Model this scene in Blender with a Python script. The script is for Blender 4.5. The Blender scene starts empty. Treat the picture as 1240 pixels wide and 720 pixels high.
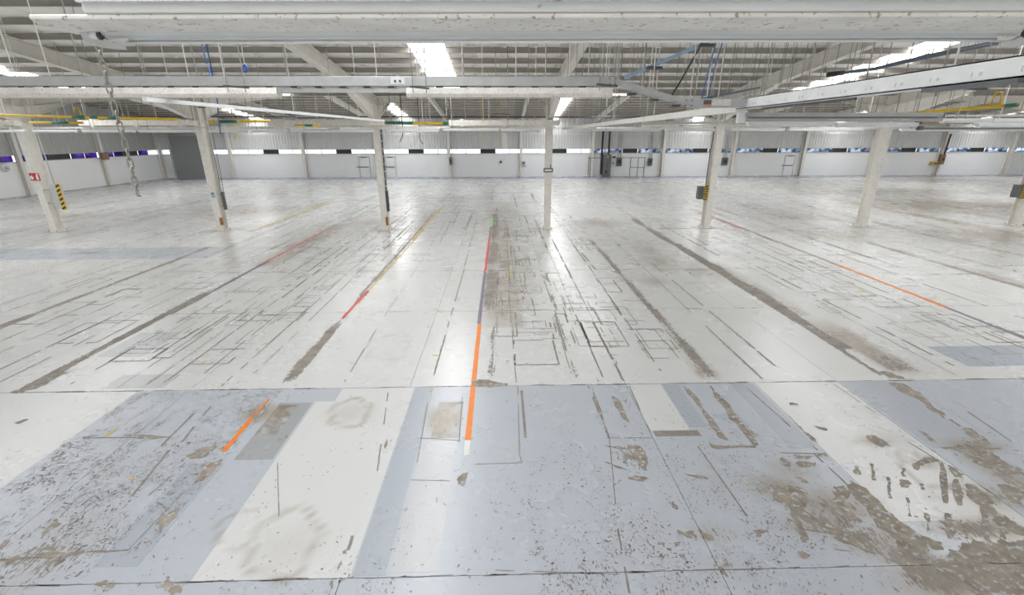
import bpy, math, random
import numpy as np
from math import pi, sin, cos, tan, radians, atan2, sqrt
rnd = random.Random(7)
scene = bpy.context.scene
COL = scene.collection

# ------------------------------------------------------------------ camera
CAMH = 4.09
FPX = 559.53
PITCH, YAW, ROLL = radians(19.244), radians(-1.33), radians(-0.12)
def _basis():
    cp, sp, cy, sy, cr, sr = cos(PITCH), sin(PITCH), cos(YAW), sin(YAW), cos(ROLL), sin(ROLL)
    f = np.array([-sy*cp, cy*cp, -sp]); r = np.array([cy, sy, 0.0]); u = np.cross(r, f)
    return cr*r + sr*u, -sr*r + cr*u, f
RT, UP, FW = _basis()
CAM = np.array([0, 0, CAMH])
cam = bpy.data.cameras.new('camera'); camo = bpy.data.objects.new('camera', cam); COL.objects.link(camo)
cam.sensor_width = 36; cam.sensor_fit = 'HORIZONTAL'; cam.lens = 36*FPX/1240; cam.clip_start = 0.05; cam.clip_end = 500
from mathutils import Matrix, Vector
M = Matrix(((RT[0], UP[0], -FW[0], 0), (RT[1], UP[1], -FW[1], 0), (RT[2], UP[2], -FW[2], CAMH), (0, 0, 0, 1)))
camo.matrix_world = M
scene.camera = camo

# ------------------------------------------------------------------ world, exposure
SKY_STRENGTH = 3.0
SKYLIGHT = 7.5
w = bpy.data.worlds.new('sky'); scene.world = w; w.use_nodes = True
bg = w.node_tree.nodes['Background']
bg.inputs['Color'].default_value = (0.86, 0.93, 1.0, 1); bg.inputs['Strength'].default_value = SKY_STRENGTH
scene.view_settings.view_transform = 'Standard'; scene.view_settings.look = 'None'
scene.view_settings.gamma = 1.0; scene.view_settings.use_curve_mapping = False
scene.view_settings.exposure = 0.62
try:
    scene.cycles.max_bounces = 10; scene.cycles.diffuse_bounces = 6
except Exception: pass

# ------------------------------------------------------------------ pixel -> place helpers (1240 x 720 frame)
def ray(px, py): return FW + RT*(px-620)/FPX - UP*(py-360)/FPX
def onZ(px, py, z=0.0): d = ray(px, py); return CAM + d*((z-CAMH)/d[2])
def onY(px, py, Y): d = ray(px, py); return CAM + d*(Y/d[1])
def onX(px, py, X): d = ray(px, py); return CAM + d*(X/d[0])
def fl(px, py): p = onZ(px, py); return (p[0], p[1])

# building measures
X0, S = -20.362, 7.503          # column line of the first column, bay width
D1, D2 = 21.54, 50.79           # column row, far wall
XL, XR = -35.2, 62.3            # side walls
YB = D1 - (D2 - D1)             # back wall behind the camera
VALLEY, SLOPE = 5.30, 0.115
def zb(y):                      # rafter underside
    d = abs(y-D1); half = (D2-D1)/2
    return VALLEY + SLOPE*(d if d <= half else 2*half-d)
def zdeck(y): return zb(y)+0.56
def fx(i): return X0+S*i

# ------------------------------------------------------------------ materials
MATS = {}
def nt_new(name):
    m = bpy.data.materials.new(name); m.use_nodes = True
    nt = m.node_tree; b = nt.nodes['Principled BSDF']; MATS[name] = m
    return m, nt, b
def N(nt, t, **kw):
    n = nt.nodes.new(t)
    for k, v in kw.items():
        if k.startswith('i_'): n.inputs[k[2:].replace('_', ' ')].default_value = v
        else: setattr(n, k, v)
    return n
def plain(name, col, rough=0.5, metal=0.0, var=0.06, scale=6.0, dirt=None, dirt_amt=0.0, dscale=14.0, emit=None):
    """painted/metal surface with a little noise in tone and optional dirt specks"""
    m, nt, b = nt_new(name); L = nt.links.new
    tc = N(nt, 'ShaderNodeTexCoord')
    nz = N(nt, 'ShaderNodeTexNoise'); nz.inputs['Scale'].default_value = scale; nz.inputs['Detail'].default_value = 4
    L(tc.outputs['Object'], nz.inputs['Vector'])
    rp = N(nt, 'ShaderNodeValToRGB')
    e = rp.color_ramp.elements; e[0].position = 0.3; e[1].position = 0.7
    e[0].color = tuple(c*(1-var) for c in col)+(1,); e[1].color = tuple(min(1, c*(1+var)) for c in col)+(1,)
    L(nz.outputs['Fac'], rp.inputs['Fac'])
    out = rp.outputs['Color']
    if dirt:
        n2 = N(nt, 'ShaderNodeTexNoise'); n2.inputs['Scale'].default_value = dscale; n2.inputs['Detail'].default_value = 7
        L(tc.outputs['Object'], n2.inputs['Vector'])
        r2 = N(nt, 'ShaderNodeValToRGB'); q = r2.color_ramp.elements
        q[0].position = 0.68-dirt_amt; q[1].position = 0.74-dirt_amt*0.8; q[0].color = (0, 0, 0, 1); q[1].color = (1, 1, 1, 1)
        L(n2.outputs['Fac'], r2.inputs['Fac'])
        mx = N(nt, 'ShaderNodeMixRGB'); mx.inputs['Color2'].default_value = tuple(dirt)+(1,)
        L(r2.outputs['Color'], mx.inputs['Fac']); L(out, mx.inputs['Color1']); out = mx.outputs['Color']
    L(out, b.inputs['Base Color'])
    b.inputs['Roughness'].default_value = rough; b.inputs['Metallic'].default_value = metal
    if emit:
        b.inputs['Emission Color'].default_value = tuple(emit[:3])+(1,); b.inputs['Emission Strength'].default_value = emit[3]
    return m

plain('steel_white', (0.74, 0.72, 0.67), 0.5, dirt=(0.42, 0.37, 0.30), dirt_amt=0.02, dscale=5)
plain('rafter_white', (0.74, 0.72, 0.67), 0.6, var=0.05, scale=3)
plain('column_white', (0.80, 0.775, 0.72), 0.5, dirt=(0.45, 0.37, 0.28), dirt_amt=0.0, dscale=7)
plain('beam_speckled', (0.80, 0.77, 0.71), 0.55, var=.10, scale=9, dirt=(0.42, 0.33, 0.26), dirt_amt=0.085, dscale=75)
plain('beam_face', (0.72, 0.73, 0.71), 0.5, var=0.04, scale=3, dirt=(0.45, 0.43, 0.40), dirt_amt=-0.02, dscale=20)
plain('galvanised', (0.50, 0.505, 0.50), 0.38, 0.35, var=0.08, scale=9)
plain('channel_white', (0.78, 0.79, 0.79), 0.4, 0.1, var=0.05, dirt=(0.45, 0.42, 0.38), dirt_amt=0.0)
plain('reflector_grey', (0.66, 0.675, 0.665), 0.35, 0.2, var=0.04)
plain('channel_grey', (0.42, 0.42, 0.405), 0.45, 0.2, var=0.06)
plain('tube_glass', (0.88, 0.89, 0.88), 0.25, var=0.02)
plain('purlin', (0.38, 0.355, 0.315), 0.6, var=0.10, scale=1.2)
plain('roof_sheet', (0.90, 0.885, 0.85), 0.6, var=0.05, scale=1.0)
plain('wall_white', (0.93, 0.93, 0.93), 0.6, var=0.02, scale=0.6)
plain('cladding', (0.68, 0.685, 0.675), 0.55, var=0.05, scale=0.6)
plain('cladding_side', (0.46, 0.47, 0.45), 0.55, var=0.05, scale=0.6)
plain('roller_grey', (0.36, 0.365, 0.365), 0.5, var=0.06)
plain('louver_dark', (0.10, 0.10, 0.10), 0.6)
plain('frame_grey', (0.55, 0.56, 0.56), 0.5)
plain('dark_steel', (0.10, 0.10, 0.11), 0.5, 0.4)
plain('chain_steel', (0.33, 0.31, 0.28), 0.45, 0.6, var=0.2, scale=20)
plain('rod_dark', (0.30, 0.29, 0.27), 0.5, 0.5, var=0.2, scale=4)
plain('rod_light', (0.62, 0.60, 0.56), 0.5, 0.3, var=0.1, scale=4)
plain('box_grey', (0.12, 0.125, 0.13), 0.5)
plain('cabinet_grey', (0.17, 0.175, 0.175), 0.45, 0.2)
plain('rust', (0.33, 0.15, 0.06), 0.8, var=0.3, scale=20)
plain('yellow', (0.78, 0.52, 0.03), 0.45, var=0.08)
plain('green', (0.03, 0.20, 0.12), 0.45)
plain('blue', (0.04, 0.12, 0.38), 0.45)
plain('blue_strut', (0.30, 0.45, 0.60), 0.45, 0.2, var=0.15)
plain('blue_dark', (0.10, 0.125, 0.175), 0.5)
plain('black', (0.03, 0.03, 0.03), 0.5)
plain('red', (0.55, 0.03, 0.04), 0.45)
plain('white_print', (0.85, 0.85, 0.85), 0.5)
plain('wood_brown', (0.30, 0.19, 0.11), 0.7, var=0.2)
plain('tape_orange', (0.82, 0.215, 0.015), 0.45, var=0.08, scale=12, dirt=(0.55, 0.50, 0.45), dirt_amt=-0.02, dscale=16)
plain('tape_red', (0.62, 0.10, 0.10), 0.5, var=0.15, dirt=(0.40, 0.33, 0.30), dirt_amt=0.08, dscale=14)
plain('tape_violet', (0.20, 0.18, 0.24), 0.5, var=0.15, dirt=(0.42, 0.38, 0.36), dirt_amt=0.02, dscale=12)
plain('tape_yellow', (0.62, 0.46, 0.10), 0.5, var=0.15, dirt=(0.40, 0.35, 0.28), dirt_amt=0.09, dscale=9)
plain('tape_green', (0.35, 0.62, 0.32), 0.5, var=0.15, dirt=(0.42, 0.38, 0.30), dirt_amt=0.08, dscale=9)
plain('tape_brown', (0.30, 0.24, 0.22), 0.6, var=0.2, dirt=(0.45, 0.40, 0.36), dirt_amt=0.08, dscale=9)
plain('scrape', (0.25, 0.228, 0.20), 0.75, var=0.2, scale=9)
plain('scrape_pale', (0.34, 0.315, 0.285), 0.75, var=0.2, scale=9)
plain('bare_concrete', (0.25, 0.222, 0.19), 0.8, var=0.2, scale=5)
plain('bare_floor', (0.275, 0.24, 0.195), 0.75, var=0.28, scale=7, dirt=(0.42, 0.43, 0.45), dirt_amt=0.13, dscale=16)
plain('outside_ground', (0.55, 0.55, 0.52), 0.9)

# translucent roof light: daylight coming through the sheet
def mat_skylight():
    m, nt, b = nt_new('roof_light')
    b.inputs['Base Color'].default_value = (0.9, 0.93, 0.96, 1); b.inputs['Roughness'].default_value = 0.5
    b.inputs['Emission Color'].default_value = (0.97, 0.985, 1.0, 1); b.inputs['Emission Strength'].default_value = SKYLIGHT
mat_skylight()
def mat_pane(name, c1, c2, scale):
    m = bpy.data.materials.new(name); m.use_nodes = True; MATS[name] = m; nt = m.node_tree; L = nt.links.new
    nt.nodes.remove(nt.nodes['Principled BSDF']); out = nt.nodes['Material Output']
    tc = N(nt, 'ShaderNodeTexCoord'); nz = N(nt, 'ShaderNodeTexNoise'); nz.inputs['Scale'].default_value = scale; nz.inputs['Detail'].default_value = 5
    L(tc.outputs['Object'], nz.inputs['Vector'])
    rp = N(nt, 'ShaderNodeValToRGB'); e = rp.color_ramp.elements; e[0].position = 0.38; e[1].position = 0.62
    e[0].color = c1+(1,); e[1].color = c2+(1,)
    L(nz.outputs['Fac'], rp.inputs['Fac'])
    tr = N(nt, 'ShaderNodeBsdfTransparent'); L(rp.outputs['Color'], tr.inputs['Color'])
    gl = N(nt, 'ShaderNodeBsdfGlossy'); gl.inputs['Roughness'].default_value = 0.05
    mx = N(nt, 'ShaderNodeMixShader'); mx.inputs['Fac'].default_value = 0.06
    L(tr.outputs[0], mx.inputs[1]); L(gl.outputs[0], mx.inputs[2]); L(mx.outputs[0], out.inputs['Surface'])
mat_pane('pane_clear', (0.75, 0.78, 0.80), (0.95, 0.96, 0.97), 0.7)
mat_pane('pane_bluish', (0.07, 0.10, 0.15), (0.50, 0.53, 0.58), 2.2)
mat_pane('pane_violet', (0.045, 0.022, 0.11), (0.17, 0.09, 0.33), 0.9)

# painted floor, worn through to the concrete where the 'wear' attribute is high
def mat_floor(name, paint, paint2, msc=0.55, lo=0.2, hi=0.8):
    m, nt, b = nt_new(name); L = nt.links.new
    tc = N(nt, 'ShaderNodeNewGeometry'); P = tc.outputs['Position']
    aw = N(nt, 'ShaderNodeAttribute', attribute_name='wear'); ad = N(nt, 'ShaderNodeAttribute', attribute_name='dirt')
    def noise(scale, detail, sx=1, sy=1, rough=0.6):
        mp = N(nt, 'ShaderNodeMapping'); mp.inputs['Scale'].default_value = (sx, sy, 1); L(P, mp.inputs['Vector'])
        n = N(nt, 'ShaderNodeTexNoise'); n.inputs['Scale'].default_value = scale; n.inputs['Detail'].default_value = detail
        n.inputs['Roughness'].default_value = rough
        L(mp.outputs[0], n.inputs['Vector']); return n.outputs['Fac']
    def mth(op, a, c, d=None):
        n = N(nt, 'ShaderNodeMath', operation=op)
        for i, v in enumerate((a, c, d)):
            if v is None: continue
            if isinstance(v, (int, float)): n.inputs[i].default_value = v
            else: L(v, n.inputs[i])
        return n.outputs[0]
    def ramp(v, p0, p1, c0=(0, 0, 0, 1), c1=(1, 1, 1, 1)):
        r = N(nt, 'ShaderNodeValToRGB'); e = r.color_ramp.elements; e[0].position = p0; e[1].position = p1
        e[0].color = c0; e[1].color = c1; L(v, r.inputs['Fac']); return r.outputs['Color']
    def mix(f, a, c):
        n = N(nt, 'ShaderNodeMixRGB')
        for s, v in (('Fac', f), ('Color1', a), ('Color2', c)):
            if isinstance(v, (int, float)): n.inputs[s].default_value = v
            elif isinstance(v, tuple): n.inputs[s].default_value = v+(1,) if len(v) == 3 else v
            else: L(v, n.inputs[s])
        return n.outputs['Color']
    n_fine = noise(17, 10, 1, 0.6, 0.72); n_str = noise(4, 9, 7.0, 0.40, 0.72); n_big = noise(msc, 5); n_mid = noise(2.6, 6)
    val = mth('ADD', mth('MULTIPLY', n_fine, 0.55), mth('MULTIPLY', n_str, 0.45))
    chips = ramp(mth('ADD', val, mth('MULTIPLY', aw.outputs['Fac'], 0.70)), 0.735, 0.755)
    base = mix(ramp(n_big, lo, hi), paint, paint2)
    base = mix(mth('MULTIPLY', ramp(noise(0.9, 3), 0.35, 0.9), 0.10), base, (0.52, 0.47, 0.40))
    dm = ramp(mth('MULTIPLY', ad.outputs['Fac'], mth('ADD', mth('MULTIPLY', noise(1.3, 8, 1, .45, 0.7), 2.2), -0.1)), 0.10, 0.85)
    base = mix(dm, base, (0.31, 0.255, 0.19))
    conc = mix(ramp(noise(3.5, 7), 0.35, 0.7), (0.20, 0.175, 0.148), (0.335, 0.305, 0.27))
    col = mix(chips, base, conc)
    L(col, b.inputs['Base Color'])
    rr = mth('ADD', mth('MULTIPLY', chips, 0.35), mth('MULTIPLY', n_big, 0.05)); rr = mth('ADD', rr, 0.25)
    L(rr, b.inputs['Roughness'])
    b.inputs['Specular IOR Level'].default_value = 0.5
    bp = N(nt, 'ShaderNodeBump'); bp.inputs['Strength'].default_value = 0.25; bp.inputs['Distance'].default_value = 0.003
    inv = mth('SUBTRACT', 1.0, chips); L(inv, bp.inputs['Height']); L(bp.outputs[0], b.inputs['Normal'])
mat_floor('floor_white', (0.62, 0.62, 0.612), (0.59, 0.59, 0.582))
mat_floor('floor_grey', (0.445, 0.472, 0.515), (0.43, 0.457, 0.50))
mat_floor('floor_stain', (0.40, 0.39, 0.38), (0.19, 0.165, 0.14), 5.0, 0.38, 0.62)
mat_floor('floor_blue', (0.38, 0.41, 0.455), (0.365, 0.395, 0.44))
mat_floor('floor_pale', (0.47, 0.475, 0.49), (0.45, 0.455, 0.47))
mat_floor('floor_blue_strip', (0.28, 0.33, 0.42), (0.26, 0.31, 0.40))
mat_floor('floor_dim', (0.34, 0.35, 0.36), (0.31, 0.32, 0.33))

# ------------------------------------------------------------------ mesh building
class MB:
    def __init__(self): self.v = []; self.f = []
    def box(self, x0, x1, y0, y1, z0, z1):
        n = len(self.v)
        self.v += [(x0, y0, z0), (x1, y0, z0), (x1, y1, z0), (x0, y1, z0), (x0, y0, z1), (x1, y0, z1), (x1, y1, z1), (x0, y1, z1)]
        self.f += [(n, n+3, n+2, n+1), (n+4, n+5, n+6, n+7), (n, n+1, n+5, n+4), (n+1, n+2, n+6, n+5), (n+2, n+3, n+7, n+6), (n+3, n, n+4, n+7)]
        return self
    def bar(self, a, b, w, h):          # rectangular bar from a to b, w sideways, h upwards
        a, b = Vector(a), Vector(b); d = (b-a).normalized()
        up = Vector((0, 0, 1)) if abs(d.z) < 0.95 else Vector((0, 1, 0))
        s = d.cross(up).normalized(); u = s.cross(d).normalized(); n = len(self.v)
        for p in (a, b):
            for (i, j) in ((-1, -1), (1, -1), (1, 1), (-1, 1)): self.v.append(tuple(p+s*(i*w/2)+u*(j*h/2)))
        self.f += [(n, n+1, n+2, n+3), (n+7, n+6, n+5, n+4)]
        for k in range(4): self.f.append((n+k, n+4+k, n+4+(k+1) % 4, n+(k+1) % 4))
        return self
    def tube(self, pts, r, k=8, closed=False):
        pts = [Vector(p) for p in pts]; n0 = len(self.v); m = len(pts)
        for i, p in enumerate(pts):
            if closed: d = pts[(i+1) % m]-pts[i-1]
            else: d = pts[min(i+1, m-1)]-pts[max(i-1, 0)]
            d.normalize(); up = Vector((0, 0, 1)) if abs(d.z) < 0.9 else Vector((0, 1, 0))
            if closed: up = Vector((0, 1, 0))
            s = d.cross(up).normalized(); u = s.cross(d)
            rr = r[i] if isinstance(r, (list, tuple)) else r
            for j in range(k):
                a = 2*pi*j/k; self.v.append(tuple(p+s*(rr*cos(a))+u*(rr*sin(a))))
        for i in range(m if closed else m-1):
            i2 = (i+1) % m
            for j in range(k):
                j2 = (j+1) % k; self.f.append((n0+i*k+j, n0+i*k+j2, n0+i2*k+j2, n0+i2*k+j))
        if not closed:
            self.f.append(tuple(n0+j for j in range(k))[::-1]); self.f.append(tuple(n0+(m-1)*k+j for j in range(k)))
        return self
    def prism(self, poly, axis, a0, a1):   # poly in the plane across 'axis'
        n = len(self.v); k = len(poly)
        for a in (a0, a1):
            for (p, q) in poly:
                self.v.append((a, p, q) if axis == 'x' else (p, a, q) if axis == 'y' else (p, q, a))
        self.f.append(tuple(range(n, n+k))[::-1]); self.f.append(tuple(range(n+k, n+2*k)))
        for i in range(k):
            j = (i+1) % k; self.f.append((n+i, n+j, n+k+j, n+k+i))
        return self
    def quad(self, a, b, c, d):
        n = len(self.v); self.v += [tuple(a), tuple(b), tuple(c), tuple(d)]; self.f.append((n, n+1, n+2, n+3)); return self
    def mesh(self, name):
        me = bpy.data.meshes.new(name); me.from_pydata(self.v, [], self.f)
        import bmesh
        bm = bmesh.new(); bm.from_mesh(me); bmesh.ops.recalc_face_normals(bm, faces=bm.faces); bm.to_mesh(me); bm.free()
        return me
    def build(self, name, mat, parent=None, smooth=False, bevel=0.0, loc=None):
        me = self.mesh(name); me.materials.append(MATS[mat])
        if smooth:
            me.polygons.foreach_set('use_smooth', [True]*len(me.polygons))
        o = bpy.data.objects.new(name, me); COL.objects.link(o)
        if loc: o.location = loc
        if parent: o.parent = parent
        if bevel:
            b = o.modifiers.new('bevel', 'BEVEL'); b.width = bevel; b.segments = 2; b.limit_method = 'ANGLE'
        return o
def tag(o, label=None, cat=None, group=None, kind=None):
    if label: o['label'] = label
    if cat: o['category'] = cat
    if group: o['group'] = group
    if kind: o['kind'] = kind
    return o
def thing(name, label, cat, loc=(0, 0, 0), group=None):
    o = bpy.data.objects.new(name, None); COL.objects.link(o); o.location = loc; o.empty_display_size = 0.2
    return tag(o, label, cat, group)
def struct(o): o['kind'] = 'structure'; return o
def share(me, name, parent=None, loc=(0, 0, 0), rot=None):
    o = bpy.data.objects.new(name, me); COL.objects.link(o); o.location = loc
    if rot: o.rotation_euler = rot
    if parent: o.parent = parent
    return o

# ================================================================== FLOOR
SX0, SPX = fx(-2), S/2          # joints lie on the column lines and half-way between
SY0, SPY = 3.41-3.66, 3.66
STREAKS = []    # x centre, half width, y0, y1, wear, dirt
def streak(x, hw, y0, y1, wv, d=0.0): STREAKS.append((x, hw, y0, y1, wv, d))
for a in [(7.02, .13, 8.2, 25, .52, .3), (7.4, .34, 7.2, 10.5, .34, .6), (7.3, .22, 10, 16, .26, .4), (6.88, .06, 7.1, 25, .62, 0),
          (3.78, .13, 7.1, 20, .50, .3), (3.72, .22, 7.1, 9.0, .30, .5), (3.80, .12, 20, 27, .40, .3), (3.62, .10, 5.3, 7.0, .48, .3),
          (-3.82, .13, 7.1, 11, .56, .1), (-3.78, .09, 11, 13.5, .50, .2), (-3.75, .15, 13, 28.5, .36, .4),
          (0.05, .50, 9.5, 26, .25, .45), (-0.33, .16, 10.5, 27, .44, .5), (0.45, .45, 10.5, 15, .27, .25), (-.2, .12, 7.2, 11, .36, .1), (.9, .25, 12, 19, .27, .2),
          (-11.45, .15, 8, 22, .54, .1), (-11.35, .25, 22, 32, .25, .6), (-8.2, .13, 6.9, 13.8, .55, .2), (-8.1, .12, 12, 17, .44, .3), (-8.0, .5, 15, 24, .22, .5),
          (-7.35, .45, 8.6, 17, .25, .1), (-6.25, .06, 7.1, 20, .34, .1), (-5.6, .06, 9, 20, .34, .1), (-9.9, .5, 13, 20, .18, .1),
          (14.85, .14, 8, 24, .44, .5), (15.1, .35, 9, 15, .14, .4), (11.2, .08, 8, 27, .4, .3), (18.7, .2, 12, 30, .30, .5), (22.5, .4, 14, 32, .26, .7), (26, .3, 15, 34, .26, .7),
          (-15.0, .2, 12, 26, .30, .2), (-18.8, .3, 12, 28, .26, .3), (-22.4, .3, 16, 30, .26, .3), (-26, .4, 18, 34, .26, .4),
          (9.0, .3, 9, 15, .18, .1), (-4.9, .3, 8, 18, .16, .05), (1.35, .08, 7.1, 15, .36, 0), (2.2, .05, 7.1, 18, .36, 0), (4.4, .05, 5.2, 7, .4, .1), (5.2, .3, 3.0, 4.6, .22, .5), (-4.55, .18, 5.3, 7.0, .24, .1)]: streak(*a)
BLOBS = []      # x, y, rx, ry, wear, dirt
def blob(px, py, rx, ry, wv, d=0.0): x, y = fl(px, py); BLOBS.append((x, y, rx*1.1, ry*1.1, wv*.62, d))
RINGS = [(fl(424, 499), .34, .05, .55), (fl(345, 655), .40, .05, .5), (fl(1120, 568), .30, .05, .5), (fl(290, 640), .25, .04, .4), (fl(470, 420), .5, .06, .3), (fl(745, 330), .5, .1, .3)]
for a in [(761, 487, .12, .3, .50, .1), (765, 551, .28, .30, .55, .1), (862, 514, .12, .5, .40, .1), (840, 559, .45, .15, .35, .1), (825, 604, .25, .25, .36, .1),
          (859, 645, .35, .18, .40, .3), (877, 690, .30, .28, .40, .2), (727, 712, .5, .25, .30, 0), (640, 660, .8, .6, .06, 0), (800, 650, .9, .7, .15, .05),
          (720, 640, .8, .5, .13, 0), (930, 660, .6, .4, .26, .1), (880, 590, .5, .5, .22, .2),
          (1012, 612, .45, .28, .50, .6), (937, 589, .35, .22, .45, .6), (994, 635, .45, .16, .48, .6), (1060, 655, .45, .20, .5, .6), (1106, 679, .35, .16, .55, .6),
          (1150, 705, .5, .20, .62, .8), (1200, 700, .4, .16, .6, .8), (1061, 534, .28, .10, .34, .8), (1120, 560, .20, .12, .40, .5), (1200, 600, .30, .25, .5, .6), (1180, 640, .5, .16, .6, .7),
          (1130, 600, .2, .1, .3, .3), (1180, 540, .4, .14, .45, .7), (960, 570, .3, .2, .3, .4), (1215, 575, .25, .4, .45, .7),
          (124, 562, .8, .38, .36, .15), (75, 649, .65, .5, .35, .2), (160, 590, .6, .5, .26, .1), (255, 544, .22, .16, .46, .1), (247, 574, .15, .22, .46, .1), (202, 628, .10, .22, .5, .1),
          (315, 500, .26, .22, .42, .9), (204, 708, .16, .07, .6, .1), (128, 706, .1, .05, .45, 0), (56, 671, .7, .15, .42, .2), (30, 700, .5, .3, .36, .2), (210, 505, .8, .3, .25, .05),
          (536, 507, .20, .34, .38, .95), (650, 495, .25, .35, .16, 0), (424, 500, .45, .35, .05, .30), (400, 590, .5, .5, .03, .10), (345, 660, .5, .4, .04, .22), (1070, 530, .4, .2, .2, .4),
          (110, 470, .5, .2, .2, .1), (780, 300, .5, 2.5, .05, .3), (640, 350, .5, 2, .2, .1), (860, 330, .6, 1.2, .05, .35), (800, 318, .5, 1, .05, .5), (790, 340, .4, .5, .02, .5),
          (30, 330, 1.5, 2, .1, .2), (300, 255, 2.5, 2.0, .12, .7), (60, 262, 3, 1.5, .06, .5), (470, 268, 1.2, 1.2, .05, .6), (720, 270, 1.5, 1.0, .1, .5), (1010, 285, 2, 1.2, .1, .5),
          (1180, 250, 8, 3.0, .10, .75), (1120, 232, 9, 2.5, .05, .55), (1140, 218, 12, 2.0, .05, .5), (1200, 285, 3, 2, .1, .6), (980, 262, 2, 1, .05, .4), (545, 240, 2.5, 2.0, .1, .4), (610, 252, .9, 4.0, .34, .4)]:
    blob(*a)
for i in range(7):
    c = fx(i); BLOBS.append((c, D1-.1, 0.7, 0.4, .3, .7))
def fields(x, y):
    """wear and dirt at floor points (numpy arrays)"""
    rs = np.random.RandomState(3)
    wv = 0.02+0.03*np.sin(x*0.9+1.3*np.sin(y*.35))*np.sin(y*0.23+.5)
    wv = wv+np.where(y < 7.07, 0.045, 0.0)+np.clip((x-0.3)*.5, 0, 1)*np.where(y < 6.2, .06, 0)
    dd = np.where(y < 7.1, 0.02, 0.055)+0.04*np.sin(x*.31+.7)*np.sin(y*.17+1.1)*np.clip((y-6)/4, 0, 1)+np.clip((y-16)/26, 0, 1)*.12
    for (c, hw, y0, y1, s, d) in STREAKS:
        wob = hw*(0.25*np.sin(y*1.7+c*5)+0.2*np.sin(y*4.1+c))
        u = np.clip(1.9-np.abs(x-c-wob*.12)/hw*1.45, 0, 1)
        e = np.clip((y-y0)/.25, 0, 1)*np.clip((y1-y)/1.5, 0, 1)
        mod = 0.82+0.18*np.sin(y*2.3+c*3)*np.sin(y*.77+c)
        wv = np.maximum(wv, 1.22*s*u*e*mod); dd = np.maximum(dd, d*u*e)
    for (cx, cy, rx, ry, s, d) in BLOBS:
        r2 = ((x-cx)/rx)**2+((y-cy)/ry)**2; g = np.exp(-r2*.9)
        wv = np.maximum(wv, wv*.6+s*g); dd = np.maximum(dd, d*g)
    for ((cx, cy), r_, w_, d) in RINGS:
        ang = np.arctan2(y-cy, x-cx); rr = np.sqrt((x-cx)**2+(y-cy)**2)-r_*(1+.18*np.sin(2*ang+cx)+.1*np.sin(5*ang))
        dd = np.maximum(dd, d*np.exp(-(rr/w_)**2))
    return np.clip(wv, 0, 1), np.clip(dd, 0, 1)
def add_fields(o, off=(0, 0)):
    me = o.data; n = len(me.vertices); co = np.zeros(n*3); me.vertices.foreach_get('co', co); co = co.reshape(-1, 3)
    wv, dd = fields(co[:, 0]+off[0], co[:, 1]+off[1])
    for nm, a in (('wear', wv), ('dirt', dd)):
        at = me.attributes.new(nm, 'FLOAT', 'POINT'); at.data.foreach_set('value', a.astype(np.float32))
def gridmesh(name, x0, x1, y0, y1, z, step, zs=None, mat='floor_white', parent=None):
    nx = max(1, int(math.ceil((x1-x0)/step))); ny = max(1, int(math.ceil((y1-y0)/step)))
    xs = np.linspace(x0, x1, nx+1); ys = np.linspace(y0, y1, ny+1)
    v = [(x, y, z) for y in ys for x in xs]
    f = [(j*(nx+1)+i, j*(nx+1)+i+1, (j+1)*(nx+1)+i+1, (j+1)*(nx+1)+i) for j in range(ny) for i in range(nx)]
    if zs is not None:      # skirt down to zs so that the slab has thickness
        ring = [i for i in range(nx+1)]+[j*(nx+1)+nx for j in range(1, ny+1)]+[ny*(nx+1)+i for i in range(nx-1, -1, -1)]+[j*(nx+1) for j in range(ny-1, 0, -1)]
        b = len(v); v += [(v[i][0], v[i][1], zs) for i in ring]; k = len(ring)
        f += [(ring[i], b+i, b+(i+1) % k, ring[(i+1) % k]) for i in range(k)]
    me = bpy.data.meshes.new(name); me.from_pydata(v, [], f); me.materials.append(MATS[mat])
    o = bpy.data.objects.new(name, me); COL.objects.link(o)
    if parent: o.parent = parent
    add_fields(o); return o
floor = struct(MB().box(XL-.2, XR+.2, YB-.2, D2+.2, -0.30, -0.014).build('floor', 'bare_concrete'))
floor['label'] = 'worn painted concrete factory floor'
GAP = 0.0035
IY1 = 8; IX1 = 19
for iy in range(IY1):
    ya, yb = SY0+iy*SPY, SY0+(iy+1)*SPY
    for ix in range(IX1):
        xa, xb = SX0+ix*SPX, SX0+(ix+1)*SPX
        near = abs((xa+xb)/2) < (yb+4)*1.2
        step = (0.085 if iy <= 1 else 0.12 if iy == 2 else 0.2 if iy <= 4 else 0.32) if near else 1.0
        gridmesh('floor_slab', xa+GAP, xb-GAP, ya+GAP, yb-GAP, 0.0, step, -0.014, 'floor_grey' if iy <= 1 else 'floor_white', floor)
ya = SY0+IY1*SPY; xa = SX0+IX1*SPX
for nm, r, st in (('floor_slab_field', (SX0, xa, ya+GAP, D2+.1), 0.6), ('floor_slab_field', (xa+GAP, XR+.1, SY0, D2+.1), 0.8), ('floor_slab_field', (XL-.2, XR+.1, YB-.1, SY0-GAP), 2.0)):
    o = gridmesh(nm, *r, 0.0, st, None, 'floor_white', floor); o['kind'] = 'stuff'
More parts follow.
